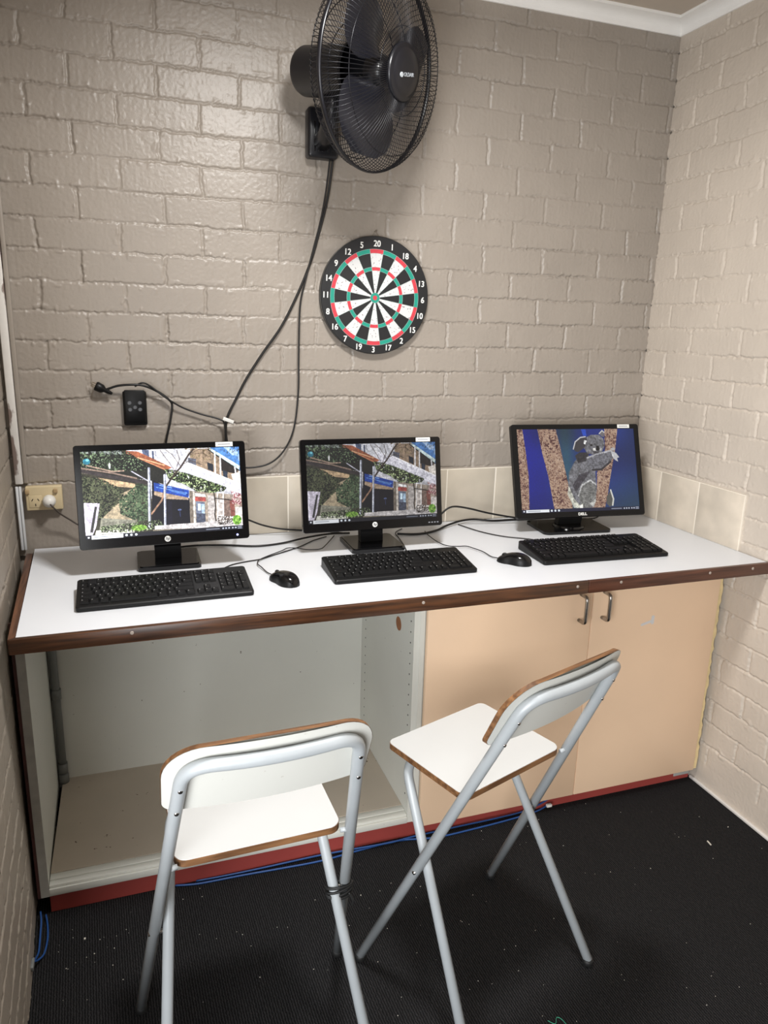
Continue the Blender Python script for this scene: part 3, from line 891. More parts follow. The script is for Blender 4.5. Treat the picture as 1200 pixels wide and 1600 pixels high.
def koala():
    c = Canvas(440, 275, (20, 40, 130))
    n = c.noise(3, 7)[..., None]
    t = np.clip((c.U - .1) / .9, 0, 1)[..., None]; vv = c.V[..., None]
    left = np.array([16, 30, 150]) / 255.; right = np.array([24, 54, 124]) / 255.; teal = np.array([40, 84, 110]) / 255.
    c.a = left * (1 - t) + right * t
    w = np.clip(np.exp(-((c.U - .40) / .10) ** 2)[..., None] + np.clip(vv - .45, 0, 1) * 1.5 * np.clip(t * 1.4 - .3, 0, 1), 0, 1)
    c.a = c.a * (1 - w) + teal * w
    c.a = c.a * (.80 + .4 * n)
    P = lambda pts, rgb=None, al=1.0: c.poly(kmap(pts), rgb, al)
    P([(610, 90), (650, 90), (660, 150), (630, 150)], (30, 90, 230), .8)
    def trunk(pts, seed):
        m = P(pts, (176, 146, 126))
        c.leaves(m, [(206, 178, 156), (156, 118, 98), (132, 92, 80), (192, 160, 134)], 26, seed, .50, .12)
        c.leaves(m, [(96, 54, 54)], 30, seed + 7, .62, .08)
        return m
    trunk([(45, 90), (95, 90), (130, 300), (160, 520), (175, 850), (105, 850), (75, 500)], 201)
    trunk([(225, 90), (385, 90), (430, 260), (500, 560), (560, 850), (395, 850), (330, 520), (270, 300)], 211)
    trunk([(820, 85), (940, 85), (925, 250), (885, 500), (860, 680), (830, 830), (690, 850), (760, 640), (760, 480), (830, 300)], 221)
    F = (120, 120, 126); D = (78, 78, 84); Lt = (178, 178, 178)
    c.put(c.soft(P([(560, 380), (640, 300), (740, 370), (750, 520), (760, 640), (740, 790), (640, 830), (560, 780), (505, 660), (510, 480)]), 3), F)
    body = P([(560, 380), (640, 300), (740, 370), (750, 520), (760, 640), (740, 790), (640, 830), (560, 780), (505, 660), (510, 480)])
    P([(510, 600), (560, 720), (640, 810), (560, 800), (500, 680)], (206, 206, 190), .9)
    P([(600, 500), (700, 470), (640, 560), (575, 660), (545, 600)], (66, 62, 72), .8)
    P([(620, 585), (700, 550), (750, 600), (755, 720), (700, 800), (630, 800), (600, 700)], (126, 126, 124)); c.pl(kmap([(598, 690), (625, 600), (700, 552), (750, 590)]), .010, (190, 190, 190))
    P([(610, 780), (640, 760), (640, 810), (615, 806)], (226, 226, 214)); P([(700, 760), (750, 720), (755, 740), (730, 790)], (196, 196, 190))
    P([(850, 700), (885, 640), (915, 720), (915, 770), (880, 790), (850, 760)], (96, 96, 92)); c.pl(kmap([(885, 640), (912, 720), (905, 775)]), .010, (214, 214, 206))
    # head, ears
    P([(560, 330), (600, 300), (690, 300), (660, 380), (590, 400)], (60, 58, 64))
    hd = P([(630, 180), (700, 140), (770, 140), (815, 180), (825, 240), (800, 300), (740, 325), (670, 310), (640, 260)], (122, 122, 128))
    P([(545, 260), (560, 200), (610, 160), (660, 160), (670, 200), (640, 260), (590, 300), (560, 290)], (70, 68, 74)); c.pl(kmap([(545, 270), (560, 205), (605, 165), (650, 158)]), .007, (206, 206, 208))
    P([(640, 190), (665, 195), (650, 230), (635, 220)], (226, 226, 226)); P([(770, 130), (795, 100), (820, 115), (818, 160), (800, 160)], (120, 116, 120)); c.pl(kmap([(775, 130), (800, 102), (818, 120)]), .006, (216, 216, 216))
    P([(748, 240), (772, 238), (782, 270), (768, 290), (750, 280)], (18, 16, 20)); c.ell(*kmap([(705, 235)])[0], .010, .012, (24, 20, 22)); c.ell(*kmap([(735, 225)])[0], .005, .008, (24, 20, 22))
    P([(720, 262), (745, 262), (745, 285), (722, 285)], (222, 220, 216)); P([(780, 270), (800, 262), (796, 290), (784, 292)], (206, 204, 200)); P([(720, 290), (780, 290), (770, 312), (735, 315)], (84, 80, 86))
    # arm and paw round the trunk
    P([(665, 350), (720, 325), (850, 290), (905, 285), (925, 330), (890, 370), (840, 430), (760, 470), (710, 455), (680, 410)], (116, 116, 124))
    c.pl(kmap([(670, 350), (760, 315), (880, 285)]), .010, (184, 184, 190)); c.pl(kmap([(720, 460), (800, 455), (880, 385)]), .012, (60, 56, 62))
    P([(880, 285), (930, 305), (960, 345), (940, 350), (950, 385), (925, 370), (900, 345)], (196, 196, 198)); P([(880, 262), (910, 255), (922, 275), (905, 285), (885, 282)], (180, 178, 180))
    fur = body | hd | P([(665, 350), (720, 325), (850, 290), (925, 330), (840, 430), (710, 455)])
    g = (c.noise(80, 301) - .5) * .42 + (c.noise(34, 302) - .5) * .30
    c.a = np.clip(c.a * (1 + (g * fur)[..., None]), 0, 1)
    g = (c.noise(90, 303) - .5) * .08
    c.a = np.clip(c.a * (1 + g[..., None]), 0, 1)
    taskbar(c, (18, 26, 66), .040)
    return c.a

def screen_mat(name, strength, gain=1.0):
    m, nt, b = new_mat(name)
    at = nt.nodes.new('ShaderNodeAttribute')
    at.attribute_name = 'picture'
    b.inputs['Base Color'].default_value = (0.006, 0.006, 0.007, 1)
    b.inputs['Roughness'].default_value = 0.35
    nt.links.new(at.outputs['Color'], b.inputs['Emission Color'])
    b.inputs['Emission Strength'].default_value = strength
    return m

def screen_mesh(name, img, x0, x1, z0, z1, y, material, parent, mx):
    H, W, _ = img.shape
    xs = np.linspace(x0, x1, W + 1); zs = np.linspace(z1, z0, H + 1)
    X, Z = np.meshgrid(xs, zs)
    V = np.stack([X, np.full_like(X, y), Z], -1).reshape(-1, 3)
    m3 = np.array(mx.to_3x3()); tr = np.array(mx.to_translation())
    V = V @ m3.T + tr
    j, i = np.meshgrid(np.arange(H), np.arange(W), indexing='ij')
    a = (j * (W + 1) + i).ravel()
    F = np.stack([a, a + W + 1, a + W + 2, a + 1], 1)
    me = bpy.data.meshes.new(name)
    me.vertices.add(len(V)); me.vertices.foreach_set('co', V.ravel())
    me.loops.add(F.size); me.loops.foreach_set('vertex_index', F.ravel().astype(np.int32))
    me.polygons.add(len(F))
    me.polygons.foreach_set('loop_start', np.arange(len(F), dtype=np.int32) * 4)
    me.polygons.foreach_set('loop_total', np.full(len(F), 4, dtype=np.int32))
    me.update(calc_edges=True)
    at = me.color_attributes.new('picture', 'FLOAT_COLOR', 'CORNER')
    lin = np.where(img <= .04045, img / 12.92, ((img + .055) / 1.055) ** 2.4).reshape(-1, 3)
    col = np.ones((len(F), 4, 4)); col[..., :3] = lin[:, None, :]
    at.data.foreach_set('color', col.ravel().astype(np.float32))
    me.materials.append(material)
    o = bpy.data.objects.new(name, me)
    COL.objects.link(o)
    o.parent = parent
    return o

def contrast(a, g, sat=1.0):
    a = np.clip(a, 0, 1)
    l = a.mean(-1, keepdims=True)
    return np.clip(l + (a - l) * sat, 0, 1) ** g
COURT = contrast(courtyard(), 1.5, 0.62)
KOALA = contrast(koala(), 1.15, 0.80)

# ------------------------------------------------------------------ monitors
def monitor(label, base_c, base_yaw, base_wd, cen, yaw, tilt, w, h, bez, img, smat, kind):
    t = thing('monitor', label, 'monitor', (base_c[0], base_c[1], HC + 0.0003), base_yaw, None)
    inv = (Matrix.Translation((base_c[0], base_c[1], HC)) @ Matrix.Rotation(base_yaw, 4, 'Z')).inverted()
    PM = inv @ Matrix.Translation(cen) @ Matrix.Rotation(yaw, 4, 'Z') @ Matrix.Rotation(-tilt, 4, 'X')   # panel: x right, z up, -y front
    bw, bd = base_wd
    side, top, bot = bez
    # base plate
    mb = MB()
    if kind == 'hp':
        pts = rrect(-bw / 2, bw / 2, -bd / 2, bd / 2, 0.012)
        mb.prism(pts, 0, 0.012, smooth=True)
        pts = rrect(-bw / 2 + .006, bw / 2 - .006, -bd / 2 + .006, bd / 2 - .006, 0.010)
        mb.prism(pts, 0.0121, 0.0145, smooth=True)
    else:
        pts = rrect(-bw / 2, bw / 2, -bd / 2, bd / 2, 0.020)
        mb.prism(pts, 0, 0.010, smooth=True)
        mb.lathe([(0.060, 0.0101), (0.058, 0.016), (0.0, 0.016)], 32, cap=False)
    mb.obj('base', M_BLACKG, t, 40)
    # stand column up to the back of the panel
    lc = PM @ Vector((0, 0.030, -0.02))
    mb = MB()
    cw = 0.078 if kind == 'hp' else 0.095
    y0 = 0.010
    secs = [(y0, 0.014), (y0 - 0.002, 0.05), (lc.y - 0.004, lc.z)]
    v = []; f = []
    for (yy, z) in secs:
        v += [(lc.x * (z / lc.z) - cw / 2, yy - 0.014, z), (lc.x * (z / lc.z) + cw / 2, yy - 0.014, z), (lc.x * (z / lc.z) + cw / 2, yy + 0.014, z), (lc.x * (z / lc.z) - cw / 2, yy + 0.014, z)]
    for k in range(2):
        for i in range(4):
            j = (i + 1) % 4
            f.append((k * 4 + i, k * 4 + j, k * 4 + 4 + j, k * 4 + 4 + i))
    f += [(3, 2, 1, 0), (8, 9, 10, 11)]
    mb.add(v, f)
    mb.obj('stand', M_BLACK, t)
    # housing: frame around the screen + bulging back
    mb = MB()
    ox0, ox1, oz0, oz1 = -w / 2, w / 2, -h / 2, h / 2
    ix0, ix1, iz0, iz1 = ox0 + side, ox1 - side, oz0 + bot, oz1 - top
    MX = PM @ Matrix.Rotation(PI / 2, 4, 'X')      # prism (x,y,z)->(x, -z?, y)
    outer = rrect(ox0, ox1, oz0, oz1, 0.009, 6)
    n = len(outer)
    inner = rrect(ix0, ix1, iz0, iz1, 0.0004, 6)
    def ring(lst, y): return [(p[0], y, p[1]) for p in lst]
    edge1 = rrect(ox0 + .0015, ox1 - .0015, oz0 + .0015, oz1 - .0015, 0.008, 6)
    back = rrect(ox0 + .03, ox1 - .03, oz0 + .03, oz1 - .03, 0.02, 6)
    rings = [ring(inner, 0.0015), ring(inner, 0.0), ring(edge1, 0.0), ring(outer, 0.0018), ring(outer, 0.020), ring(back, 0.042)]
    v = sum(rings, []); f = []
    for k in range(len(rings) - 1):
        for i in range(n):
            j = (i + 1) % n
            f.append((k * n + i, k * n + j, (k + 1) * n + j, (k + 1) * n + i))
    f.append(tuple(range((len(rings) - 1) * n, len(rings) * n)))
    mb.add(v, f, 0, False, PM)
    hs = mb.obj('housing', M_BLACKG if kind == 'hp' else M_BLACK, t)
    screen_mesh('screen', img, ix0 - .0002, ix1 + .0002, iz0 - .0002, iz1 + .0002, 0.0010, smat, t, PM)
    # sticker with faint printing on the top frame
    sx = ox1 - side - 0.068
    st = MB().add([(sx, -0.0006, oz1 - top * .86), (sx + 0.050, -0.0006, oz1 - top * .86), (sx + 0.050, -0.0006, oz1 - top * .10), (sx, -0.0006, oz1 - top * .10),
                   (sx, -0.0001, oz1 - top * .86), (sx + 0.050, -0.0001, oz1 - top * .86), (sx + 0.050, -0.0001, oz1 - top * .10), (sx, -0.0001, oz1 - top * .10)],
                  [(0, 1, 2, 3), (7, 6, 5, 4), (0, 4, 5, 1), (1, 5, 6, 2), (2, 6, 7, 3), (3, 7, 4, 0)], 0, False, PM).obj('paper_label', M_LABEL, t)
    mb = MB()
    for k in range(9):
        xx = sx + 0.007 + 0.004 * k
        mb.box(xx, xx + 0.0032, -0.0009, -0.0006, oz1 - top * .56, oz1 - top * .40, mx=PM)
    mb.obj('print_line', M_INK, st)
    TM = PM @ Matrix.Rotation(PI / 2, 4, 'X')
    if kind == 'hp':
        mb = MB(); mb.lathe([(0.0085, 0), (0.0085, 0.0008)], 32, mx=PM @ basis((0, 0.0, oz0 + bot * .55), (1, 0, 0), (0, 0, 1), (0, -1, 0)))
        lg = mb.obj('logo_disc', M_LABEL, t)
        text_obj('logo_letters', 'hp', 0.0125, mat('logo_ink', (40, 44, 52), 0.5), lg, PM @ basis((0, -0.0012, oz0 + bot * .58), (1, 0, 0), (0, 0, 1), (0, -1, 0)), 0.0002, shear=0.3, bold=0.0002)
    else:
        text_obj('logo_letters', 'DELL', 0.0135, M_LABEL, t, PM @ basis((0, -0.0006, oz0 + bot * .5), (1, 0, 0), (0, 0, 1), (0, -1, 0)), 0.0002, xs=1.15, bold=0.0005)
    if label.startswith('left'):
        m, nt, b = new_mat('blue_power_light')
        b.inputs['Emission Color'].default_value = (0.12, 0.16, 1.0, 1); b.inputs['Emission Strength'].default_value = 3.0
        mb = MB(); mb.lathe([(0.0030, 0), (0.0030, 0.0008)], 16, mx=PM @ basis((ox1 - .036, 0, oz0 + bot * .45), (1, 0, 0), (0, 0, 1), (0, -1, 0)))
        mb.obj('power_light', m, t)
    else:
        mb = MB()
        for k in range(4):
            xx = ox1 - .050 + .010 * k
            mb.box(xx, xx + .006, -.0006, -.0001, oz0 + bot * .35, oz0 + bot * .48, mx=PM)
        mb.obj('menu_button', M_INK if kind == 'hp' else M_BLACK, t)
    return t, PM
S1 = screen_mat('bright_screen', 2.1); S2 = screen_mat('dim_screen', 0.80); S3 = screen_mat('blue_screen', 0.95)
monitor('left black monitor showing a bright courtyard with a blue sign', (-1.122, -0.240), 0.0, (0.182, 0.172), (-1.1265, -0.3160, 1.1518), 0.0288, 0.1826, 0.475, 0.2927, (0.018, 0.0172, 0.0290), COURT, S1, 'hp')
monitor('middle black monitor showing the darker courtyard picture, below the dartboard', (-0.464, -0.228), 0.0, (0.182, 0.168), (-0.4765, -0.2712, 1.1425), -0.009, 0.1902, 0.4736, 0.2954, (0.018, 0.0172, 0.0290), COURT, S2, 'hp')
monitor('right black monitor showing a koala hugging a tree trunk', (0.322, -0.195), -0.09, (0.270, 0.172), (0.343, -0.203, 1.1425), -0.095, 0.338, 0.515, 0.344, (0.0205, 0.0180, 0.0205), KOALA, S3, 'dell')

# ------------------------------------------------------------------ keyboards
def keycap_mesh(w, d, h, name, scoop=True):
    t = 0.0022
    v = [(-w / 2, -d / 2, 0), (w / 2, -d / 2, 0), (w / 2, d / 2, 0), (-w / 2, d / 2, 0),
         (-w / 2 + t, -d / 2 + t, h), (w / 2 - t, -d / 2 + t, h), (w / 2 - t, d / 2 - t * .6, h * 1.05), (-w / 2 + t, d / 2 - t * .6, h * 1.05), (0, 0, h * .88)]
    f = [(3, 2, 1, 0), (0, 1, 5, 4), (1, 2, 6, 5), (2, 3, 7, 6), (3, 0, 4, 7), (4, 5, 8), (5, 6, 8), (6, 7, 8), (7, 4, 8)]
    # legend: a small printed mark near the top left of the cap
    lx = -w / 2 + t + .0035; ly = d / 2 - .0062; s = 0.0013; z = h * 1.0 + .0002
    k = len(v)
    v += [(lx - s, ly - s, z), (lx + s, ly - s, z), (lx + s, ly + s, z), (lx - s, ly + s, z)]
    f.append((k, k + 1, k + 2, k + 3))
    me = bpy.data.meshes.new(name)
    me.from_pydata(v, [], f)
    me.materials.append(M_KEYCAP); me.materials.append(M_LEGEND)
    me.polygons[len(f) - 1].material_index = 1
    return me
KEYCACHE = {}
def key_mesh(w, d, h):
    k = (round(w, 4), round(d, 4), round(h, 4))
    if k not in KEYCACHE:
        KEYCACHE[k] = keycap_mesh(w, d, h, 'key')
    return KEYCACHE[k]
U_ = 0.01905
def key_layout():
    """(x, row, width, rows) in key units; row 0 = bottom"""
    L = []
    def row(r, x, ws):
        for w in ws:
            if w > 0: L.append((x + w / 2, r, w, 1))
            x += abs(w)
    row(5.2, 0, [1, -1, 1, 1, 1, 1, -.5, 1, 1, 1, 1, -.5, 1, 1, 1, 1])
    row(4, 0, [1] * 13 + [2]); row(3, 0, [1.5] + [1] * 12 + [1.5]); row(2, 0, [1.75] + [1] * 11 + [2.25]); row(1, 0, [2.25] + [1] * 10 + [2.75])
    row(0, 0, [1.25, 1.25, 1.25, 6.25, 1.25, 1.25, 1.25, 1.25])
    row(5.2, 15.25, [1, 1, 1]); row(4, 15.25, [1, 1, 1]); row(3, 15.25, [1, 1, 1]); row(1, 16.25, [1]); row(0, 15.25, [1, 1, 1])
    row(4, 18.5, [1, 1, 1, 1]); row(3, 18.5, [1, 1, 1]); row(2, 18.5, [1, 1, 1]); row(1, 18.5, [1, 1, 1]); row(0, 18.5, [2, 1])
    L.append((22.0, 2.5, 1, 2)); L.append((22.0, 0.5, 1, 2))
    return L
def keyboard(label, c, yaw, w, d, tilt, rim, keyh, cable, hb=0.020):
    t = thing('keyboard', label, 'keyboard', (c[0], c[1], HC + 0.0003), yaw, None)
    hf = 0.0125
    # body: wedge, low at the front
    def sl(y): return hf + (y + d / 2) / d * hb * tilt
    bz = 0.003
    pts = rrect(-w / 2, w / 2, -d / 2, d / 2, 0.008, 5)
    top = rrect(-w / 2 + .002, w / 2 - .002, -d / 2 + .002, d / 2 - .002, 0.008, 5)
    n = len(pts)
    v = [(p[0] * .99, p[1] * .98, 0.0) for p in pts] + [(p[0], p[1], bz) for p in pts] + [(p[0], p[1], sl(p[1]) - .002) for p in pts] + [(p[0], p[1], sl(p[1])) for p in top]
    f = [tuple(range(n - 1, -1, -1)), tuple(range(3 * n, 4 * n))]
    for k in range(3):
        for i in range(n):
            j = (i + 1) % n
            f.append((k * n + i, k * n + j, (k + 1) * n + j, (k + 1) * n + i))
    MB().add(v, f).obj('body', M_BLACK, t)
    ux = (w - 2 * rim) / 22.5; uy = (d - 0.030) / 6.25
    for (kx, ky, kw, kr) in key_layout():
        x = -w / 2 + rim + kx * ux
        y = -d / 2 + 0.018 + (ky + .5) * uy
        me = key_mesh(kw * ux - .0012, kr * uy - .0012, keyh)
        o = bpy.data.objects.new('key', me)
        COL.objects.link(o)
        o.parent = t
        o.location = (x, y, sl(y) + .0001)
        o.rotation_euler = (math.atan(hb * tilt / d), 0, 0)
    if cable:
        cable_child(t, cable, 0.0019)
    return t
def cable_child(t, pts, r):
    inv = (Matrix.Translation(t.location) @ Matrix.Rotation(t.rotation_euler.z, 4, 'Z')).inverted()
    mb = MB(); mb.tube([inv @ Vector(p) for p in spline(pts, 6)], r, 8)
    mb.obj('cable', M_CABLE, t)
CZ = HC + 0.0030
keyboard('left black keyboard in front of the bright courtyard monitor', (-1.143, -0.520), 0.018, 0.448, 0.165, 1.0, 0.009, 0.0045,
         [(-1.03, -0.438, HC + .018), (-1.018, -0.415, HC + .010)] + [(x, y, CZ) for x, y in ((-0.985, -0.372), (-0.943, -0.330), (-0.896, -0.310), (-0.848, -0.296), (-0.798, -0.262), (-0.750, -0.231), (-0.699, -0.193), (-0.643, -0.138), (-0.589, -0.103))])
keyboard('middle black keyboard in front of the darker courtyard monitor', (-0.462, -0.492), -0.010, 0.446, 0.172, 1.0, 0.009, 0.0045,
         [(-0.385, -0.406, HC + .020), (-0.385, -0.385, HC + .010), (-0.378, -0.340, CZ), (-0.362, -0.265, CZ), (-0.350, -0.189, CZ), (-0.338, -0.115, CZ), (-0.298, -0.072, CZ)], 0.019)
keyboard('right black keyboard in front of the koala monitor', (0.228, -0.490), -0.040, 0.462, 0.186, 1.0, 0.012, 0.0075,
         [(0.13, -0.396, HC + .018), (0.135, -0.375, HC + .010), (0.12, -0.330, CZ), (0.090, -0.300, CZ), (0.02, -0.250, CZ), (-0.033, -0.172, CZ), (-0.070, -0.064, CZ)], 0.016)

# ------------------------------------------------------------------ mice
def mouse(label, c, yaw, cable):
    t = thing('computer_mouse', label, 'mouse', (c[0], c[1], HC + 0.0003), yaw, None)
    # local +y is the cable end
    Ln, Wd, Hh = 0.114, 0.064, 0.034
    NU, NV = 28, 20
    v = []; f = []
    for i in range(NU + 1):
        s = i / NU
        y = -Ln / 2 + Ln * s
        e = math.sqrt(max(0, 1 - abs(2 * s - 1) ** 2.6))
        wd = Wd / 2 * e * (1.0 - .16 * math.exp(-((s - .58) / .18) ** 2)) * (1.0 - .12 * s)
        hh = Hh * e ** .8 * (1.0 - .42 * s + .22 * math.sin(PI * s)) / 1.02
        for k in range(NV + 1):
            a = PI * k / NV
            v.append((wd * math.copysign(abs(math.cos(a)) ** .75, math.cos(a)), y, max(0.0, hh * math.sin(a) ** .8)))
    for i in range(NU):
        for k in range(NV):
            a = i * (NV + 1) + k
            f.append((a, a + 1, a + NV + 2, a + NV + 1))
    side = [1 if (k % NV) < 4 or (k % NV) >= NV - 4 else 0 for i in range(NU) for k in range(NV)]
    mb = MB(); mb.add(v, f, 0, True); mb.m = side
    # closed underside
    mb.add([(p[0], p[1], 0) for p in [v[i * (NV + 1)] for i in range(NU + 1)] + [v[i * (NV + 1) + NV] for i in range(NU, -1, -1)]], [tuple(range(2 * NU + 2))], 1)
    mb.obj('shell', [M_BLACKG, M_BLACK], t)
    MB().lathe([(0.0005, -.0035), (0.010, -.0030), (0.011, 0), (0.010, .0030), (0.0005, .0035)], 20, mx=basis((0, Ln * .27, 0.0185), (0, 1, 0), (0, 0, 1), (1, 0, 0)), cap=False).obj('scroll_wheel', M_RUBBER, t)
    cable_child(t, cable, 0.0017)
    return t
mouse('black mouse between the left and middle keyboards', (-0.820, -0.515), 0.45,
      [(-0.842, -0.468, HC + .008), (-0.853, -0.428, HC + .004)] + [(x, y, CZ + .0035) for x, y in ((-0.862, -0.385), (-0.868, -0.350), (-0.857, -0.314), (-0.822, -0.279), (-0.774, -0.240), (-0.747, -0.214), (-0.719, -0.222), (-0.690, -0.246), (-0.648, -0.250), (-0.616, -0.206), (-0.563, -0.110))])
mouse('black mouse between the middle and right keyboards', (-0.086, -0.524), 0.80,
      [(-0.124, -0.488, HC + .008), (-0.132, -0.455, HC + .004)] + [(x, y, CZ + .0035) for x, y in ((-0.138, -0.410), (-0.152, -0.365), (-0.166, -0.338), (-0.196, -0.333), (-0.226, -0.318), (-0.240, -0.270), (-0.240, -0.189), (-0.232, -0.132))])

# ------------------------------------------------------------------ loose cables on the worktop
def cable(name, label, cat, pts, r, material=M_CABLE, n=6, group=None):
    mb = MB(); mb.tube(spline(pts, n), r, 8)
    return tag(mb.obj(name, material), label, cat, group)
cable('monitor_cable', 'black cable sagging between the left and middle monitors along the back tiles', 'cable',
      [(-0.90, -0.20, 1.02), (-0.875, -0.06, 1.000), (-0.845, -0.045, 0.985), (-0.80, -0.045, 0.965), (-0.74, -0.045, 0.948), (-0.66, -0.050, 0.938), (-0.58, -0.06, 0.932), (-0.52, -0.08, HC + .004)], 0.0032)
cable('power_cable', 'long black cable lying flat from the left monitor base to behind the middle one', 'cable',
      [(-1.13, -0.125, HC + .0045), (-1.042, -0.107, HC + .0045), (-0.941, -0.125, HC + .0045), (-0.843, -0.160, HC + .0045), (-0.755, -0.149, HC + .0045), (-0.662, -0.124, HC + .011), (-0.578, -0.100, HC + .011), (-0.50, -0.085, HC + .0045)], 0.0034)
cable('monitor_cable', 'black cable arching from the middle monitor toward the koala monitor', 'cable',
      [(-0.26, -0.12, HC + .030), (-0.19, -0.10, 0.955), (-0.155, -0.10, 0.982), (-0.131, -0.10, 1.000), (-0.10, -0.10, 1.005), (-0.04, -0.10, 0.993), (0.04, -0.10, 0.971), (0.158, -0.10, 0.946), (0.22, -0.09, HC + .016)], 0.0036)
cable('power_cable', 'thick black cable lying between the middle and koala monitor bases', 'cable',
      [(-0.34, -0.14, HC + .006), (-0.27, -0.155, HC + .0045), (-0.192, -0.132, HC + .0050), (-0.122, -0.087, HC + .010), (-0.052, -0.050, HC + .012), (0.009, -0.035, HC + .010), (0.077, -0.055, HC + .006), (0.15, -0.054, HC + .0045), (0.24, -0.058, HC + .0045), (0.33, -0.050, HC + .0045)], 0.0042)
cable('monitor_cable', 'short black cable dropping behind the right side of the koala monitor', 'cable',
      [(0.40, -0.085, HC + .0040), (0.46, -0.110, HC + .0040), (0.50, -0.120, HC + .010), (0.53, -0.09, HC + .025), (0.54, -0.03, HC + .060)], 0.0026)

# ------------------------------------------------------------------ dartboard
db = thing('dartboard', 'round dartboard with white numbers on a black rim hanging on the back wall', 'dartboard', (-0.403, -0.003, 1.736))
DBR = 0.1905
DM = basis((0, 0, 0), (1, 0, 0), (0, 0, 1), (0, -1, 0))      # local xy -> wall plane, z -> out
T = 0.024
CX, CY = -0.002, -0.006
DM2 = DM @ Matrix.Rotation(math.radians(-1.0), 4, 'Z')
mb = MB(); mb.lathe([(DBR - .001, 0.0), (DBR, 0.001), (DBR, T - .0012), (DBR - .0012, T)], 96, mx=DM)
mb.obj('board', M_DB_BLACK, db, 30)
mb = MB(); mb.tube([DM @ Vector((DBR * math.cos(a) * 1.001, DBR * math.sin(a) * 1.001, T * .72)) for a in np.linspace(0, 2 * PI, 97)[:-1]], 0.0016, 8, closed=True)
mb.obj('rim_band', mat('dull_metal_band', (96, 94, 90), 0.35, metal=0.7), db)
R_DO, R_DI, R_TO, R_TI, R_BO, R_BI = 0.1560, 0.1425, 0.0990, 0.0875, 0.0165, 0.0075
def sector(mbx, r0, r1, a0, a1, z, mi, n=6):
    v = []; f = []
    for k in range(n + 1):
        a = a0 + (a1 - a0) * k / n
        v.append((CX + r0 * math.sin(a), CY + r0 * math.cos(a), z)); v.append((CX + r1 * math.sin(a), CY + r1 * math.cos(a), z))
    for k in range(n):
        f.append((2 * k, 2 * k + 2, 2 * k + 3, 2 * k + 1))
    mbx.add(v, f, mi, False, DM2)
mb = MB()
zf = T + .0004
NUMS = [20, 1, 18, 4, 13, 6, 10, 15, 2, 17, 3, 19, 7, 16, 8, 11, 14, 9, 12, 5]
for i in range(20):
    a0 = (i - .5) * PI / 10; a1 = (i + .5) * PI / 10
    wht = (i % 2 == 0)
    sector(mb, R_BO, R_TI, a0, a1, zf, 1 if wht else 0); sector(mb, R_TO, R_DI, a0, a1, zf, 1 if wht else 0)
    sector(mb, R_TI, R_TO, a0, a1, zf, 2 if wht else 3); sector(mb, R_DI, R_DO, a0, a1, zf, 2 if wht else 3)
sector(mb, R_BI, R_BO, 0, 2 * PI, zf, 3, 40); sector(mb, 0.0, R_BI, 0, 2 * PI, zf, 2, 30)
mb.obj('playing_face', [M_DB_BLACK, M_DB_WHITE, M_DB_RED, M_DB_GREEN], db)
mb = MB()
for rr in (R_BO, R_TI, R_TO, R_DI, R_DO):
    mb.tube([DM2 @ Vector((CX + rr * math.cos(a), CY + rr * math.sin(a), T + .0006)) for a in np.linspace(0, 2 * PI, 73)[:-1]], 0.0004, 5, closed=True)
for i in range(20):
    a = (i + .5) * PI / 10
    mb.tube([DM2 @ Vector((CX + R_BO * math.sin(a), CY + R_BO * math.cos(a), T + .0006)), DM2 @ Vector((CX + R_DO * math.sin(a), CY + R_DO * math.cos(a), T + .0006))], 0.0004, 5)
mb.obj('divider_wires', M_DB_WIRE, db)
for i, nmb in enumerate(NUMS):
    a = i * PI / 10
    r = 0.1720
    o = text_obj('number', str(nmb), 0.0270, M_DB_NUM, db, DM2 @ Matrix.Translation((CX + r * math.sin(a), CY + r * math.cos(a), T + .0006)), 0.0002, xs=0.92, bold=0.0)
    bm = bmesh.new(); bm.from_mesh(o.data)
    for dx, dz, dd in ((0.0011, 0.0, .0001), (0.0, 0.0008, .0002), (0.0011, 0.0008, .0003)):
        m2 = bmesh.new(); m2.from_mesh(o.data)
        for vv_ in m2.verts: vv_.co += Vector((dx, -dd, dz))
        tmp = bpy.data.meshes.new('tmp'); m2.to_mesh(tmp); m2.free(); bm.from_mesh(tmp); bpy.data.meshes.remove(tmp)
    bm.to_mesh(o.data); bm.free()
mb = MB(); mb.tube([DM @ Vector(p) for p in ((-0.014, DBR - .004, .003), (-0.002, DBR + .016, .006), (0.001, DBR + .017, .006), (0.018, DBR - .004, .003))], 0.0010, 6)
mb.obj('hanging_loop', M_STRING, db)
nl = MB().lathe([(0.0018, -.001), (0.0018, 0.014), (0.0038, 0.0142), (0.0038, 0.0155)], 12, mx=basis((0, 0, 0), (1, 0, 0), (0, 0, 1), (0, -1, 0))).obj('wall_nail', M_CHROME)
nl.location = (-0.4035, -0.001, 1.7535 + DBR - .0005 + 0.010 - .0105)
tag(nl, 'small nail in the wall holding the dartboard loop', 'nail')

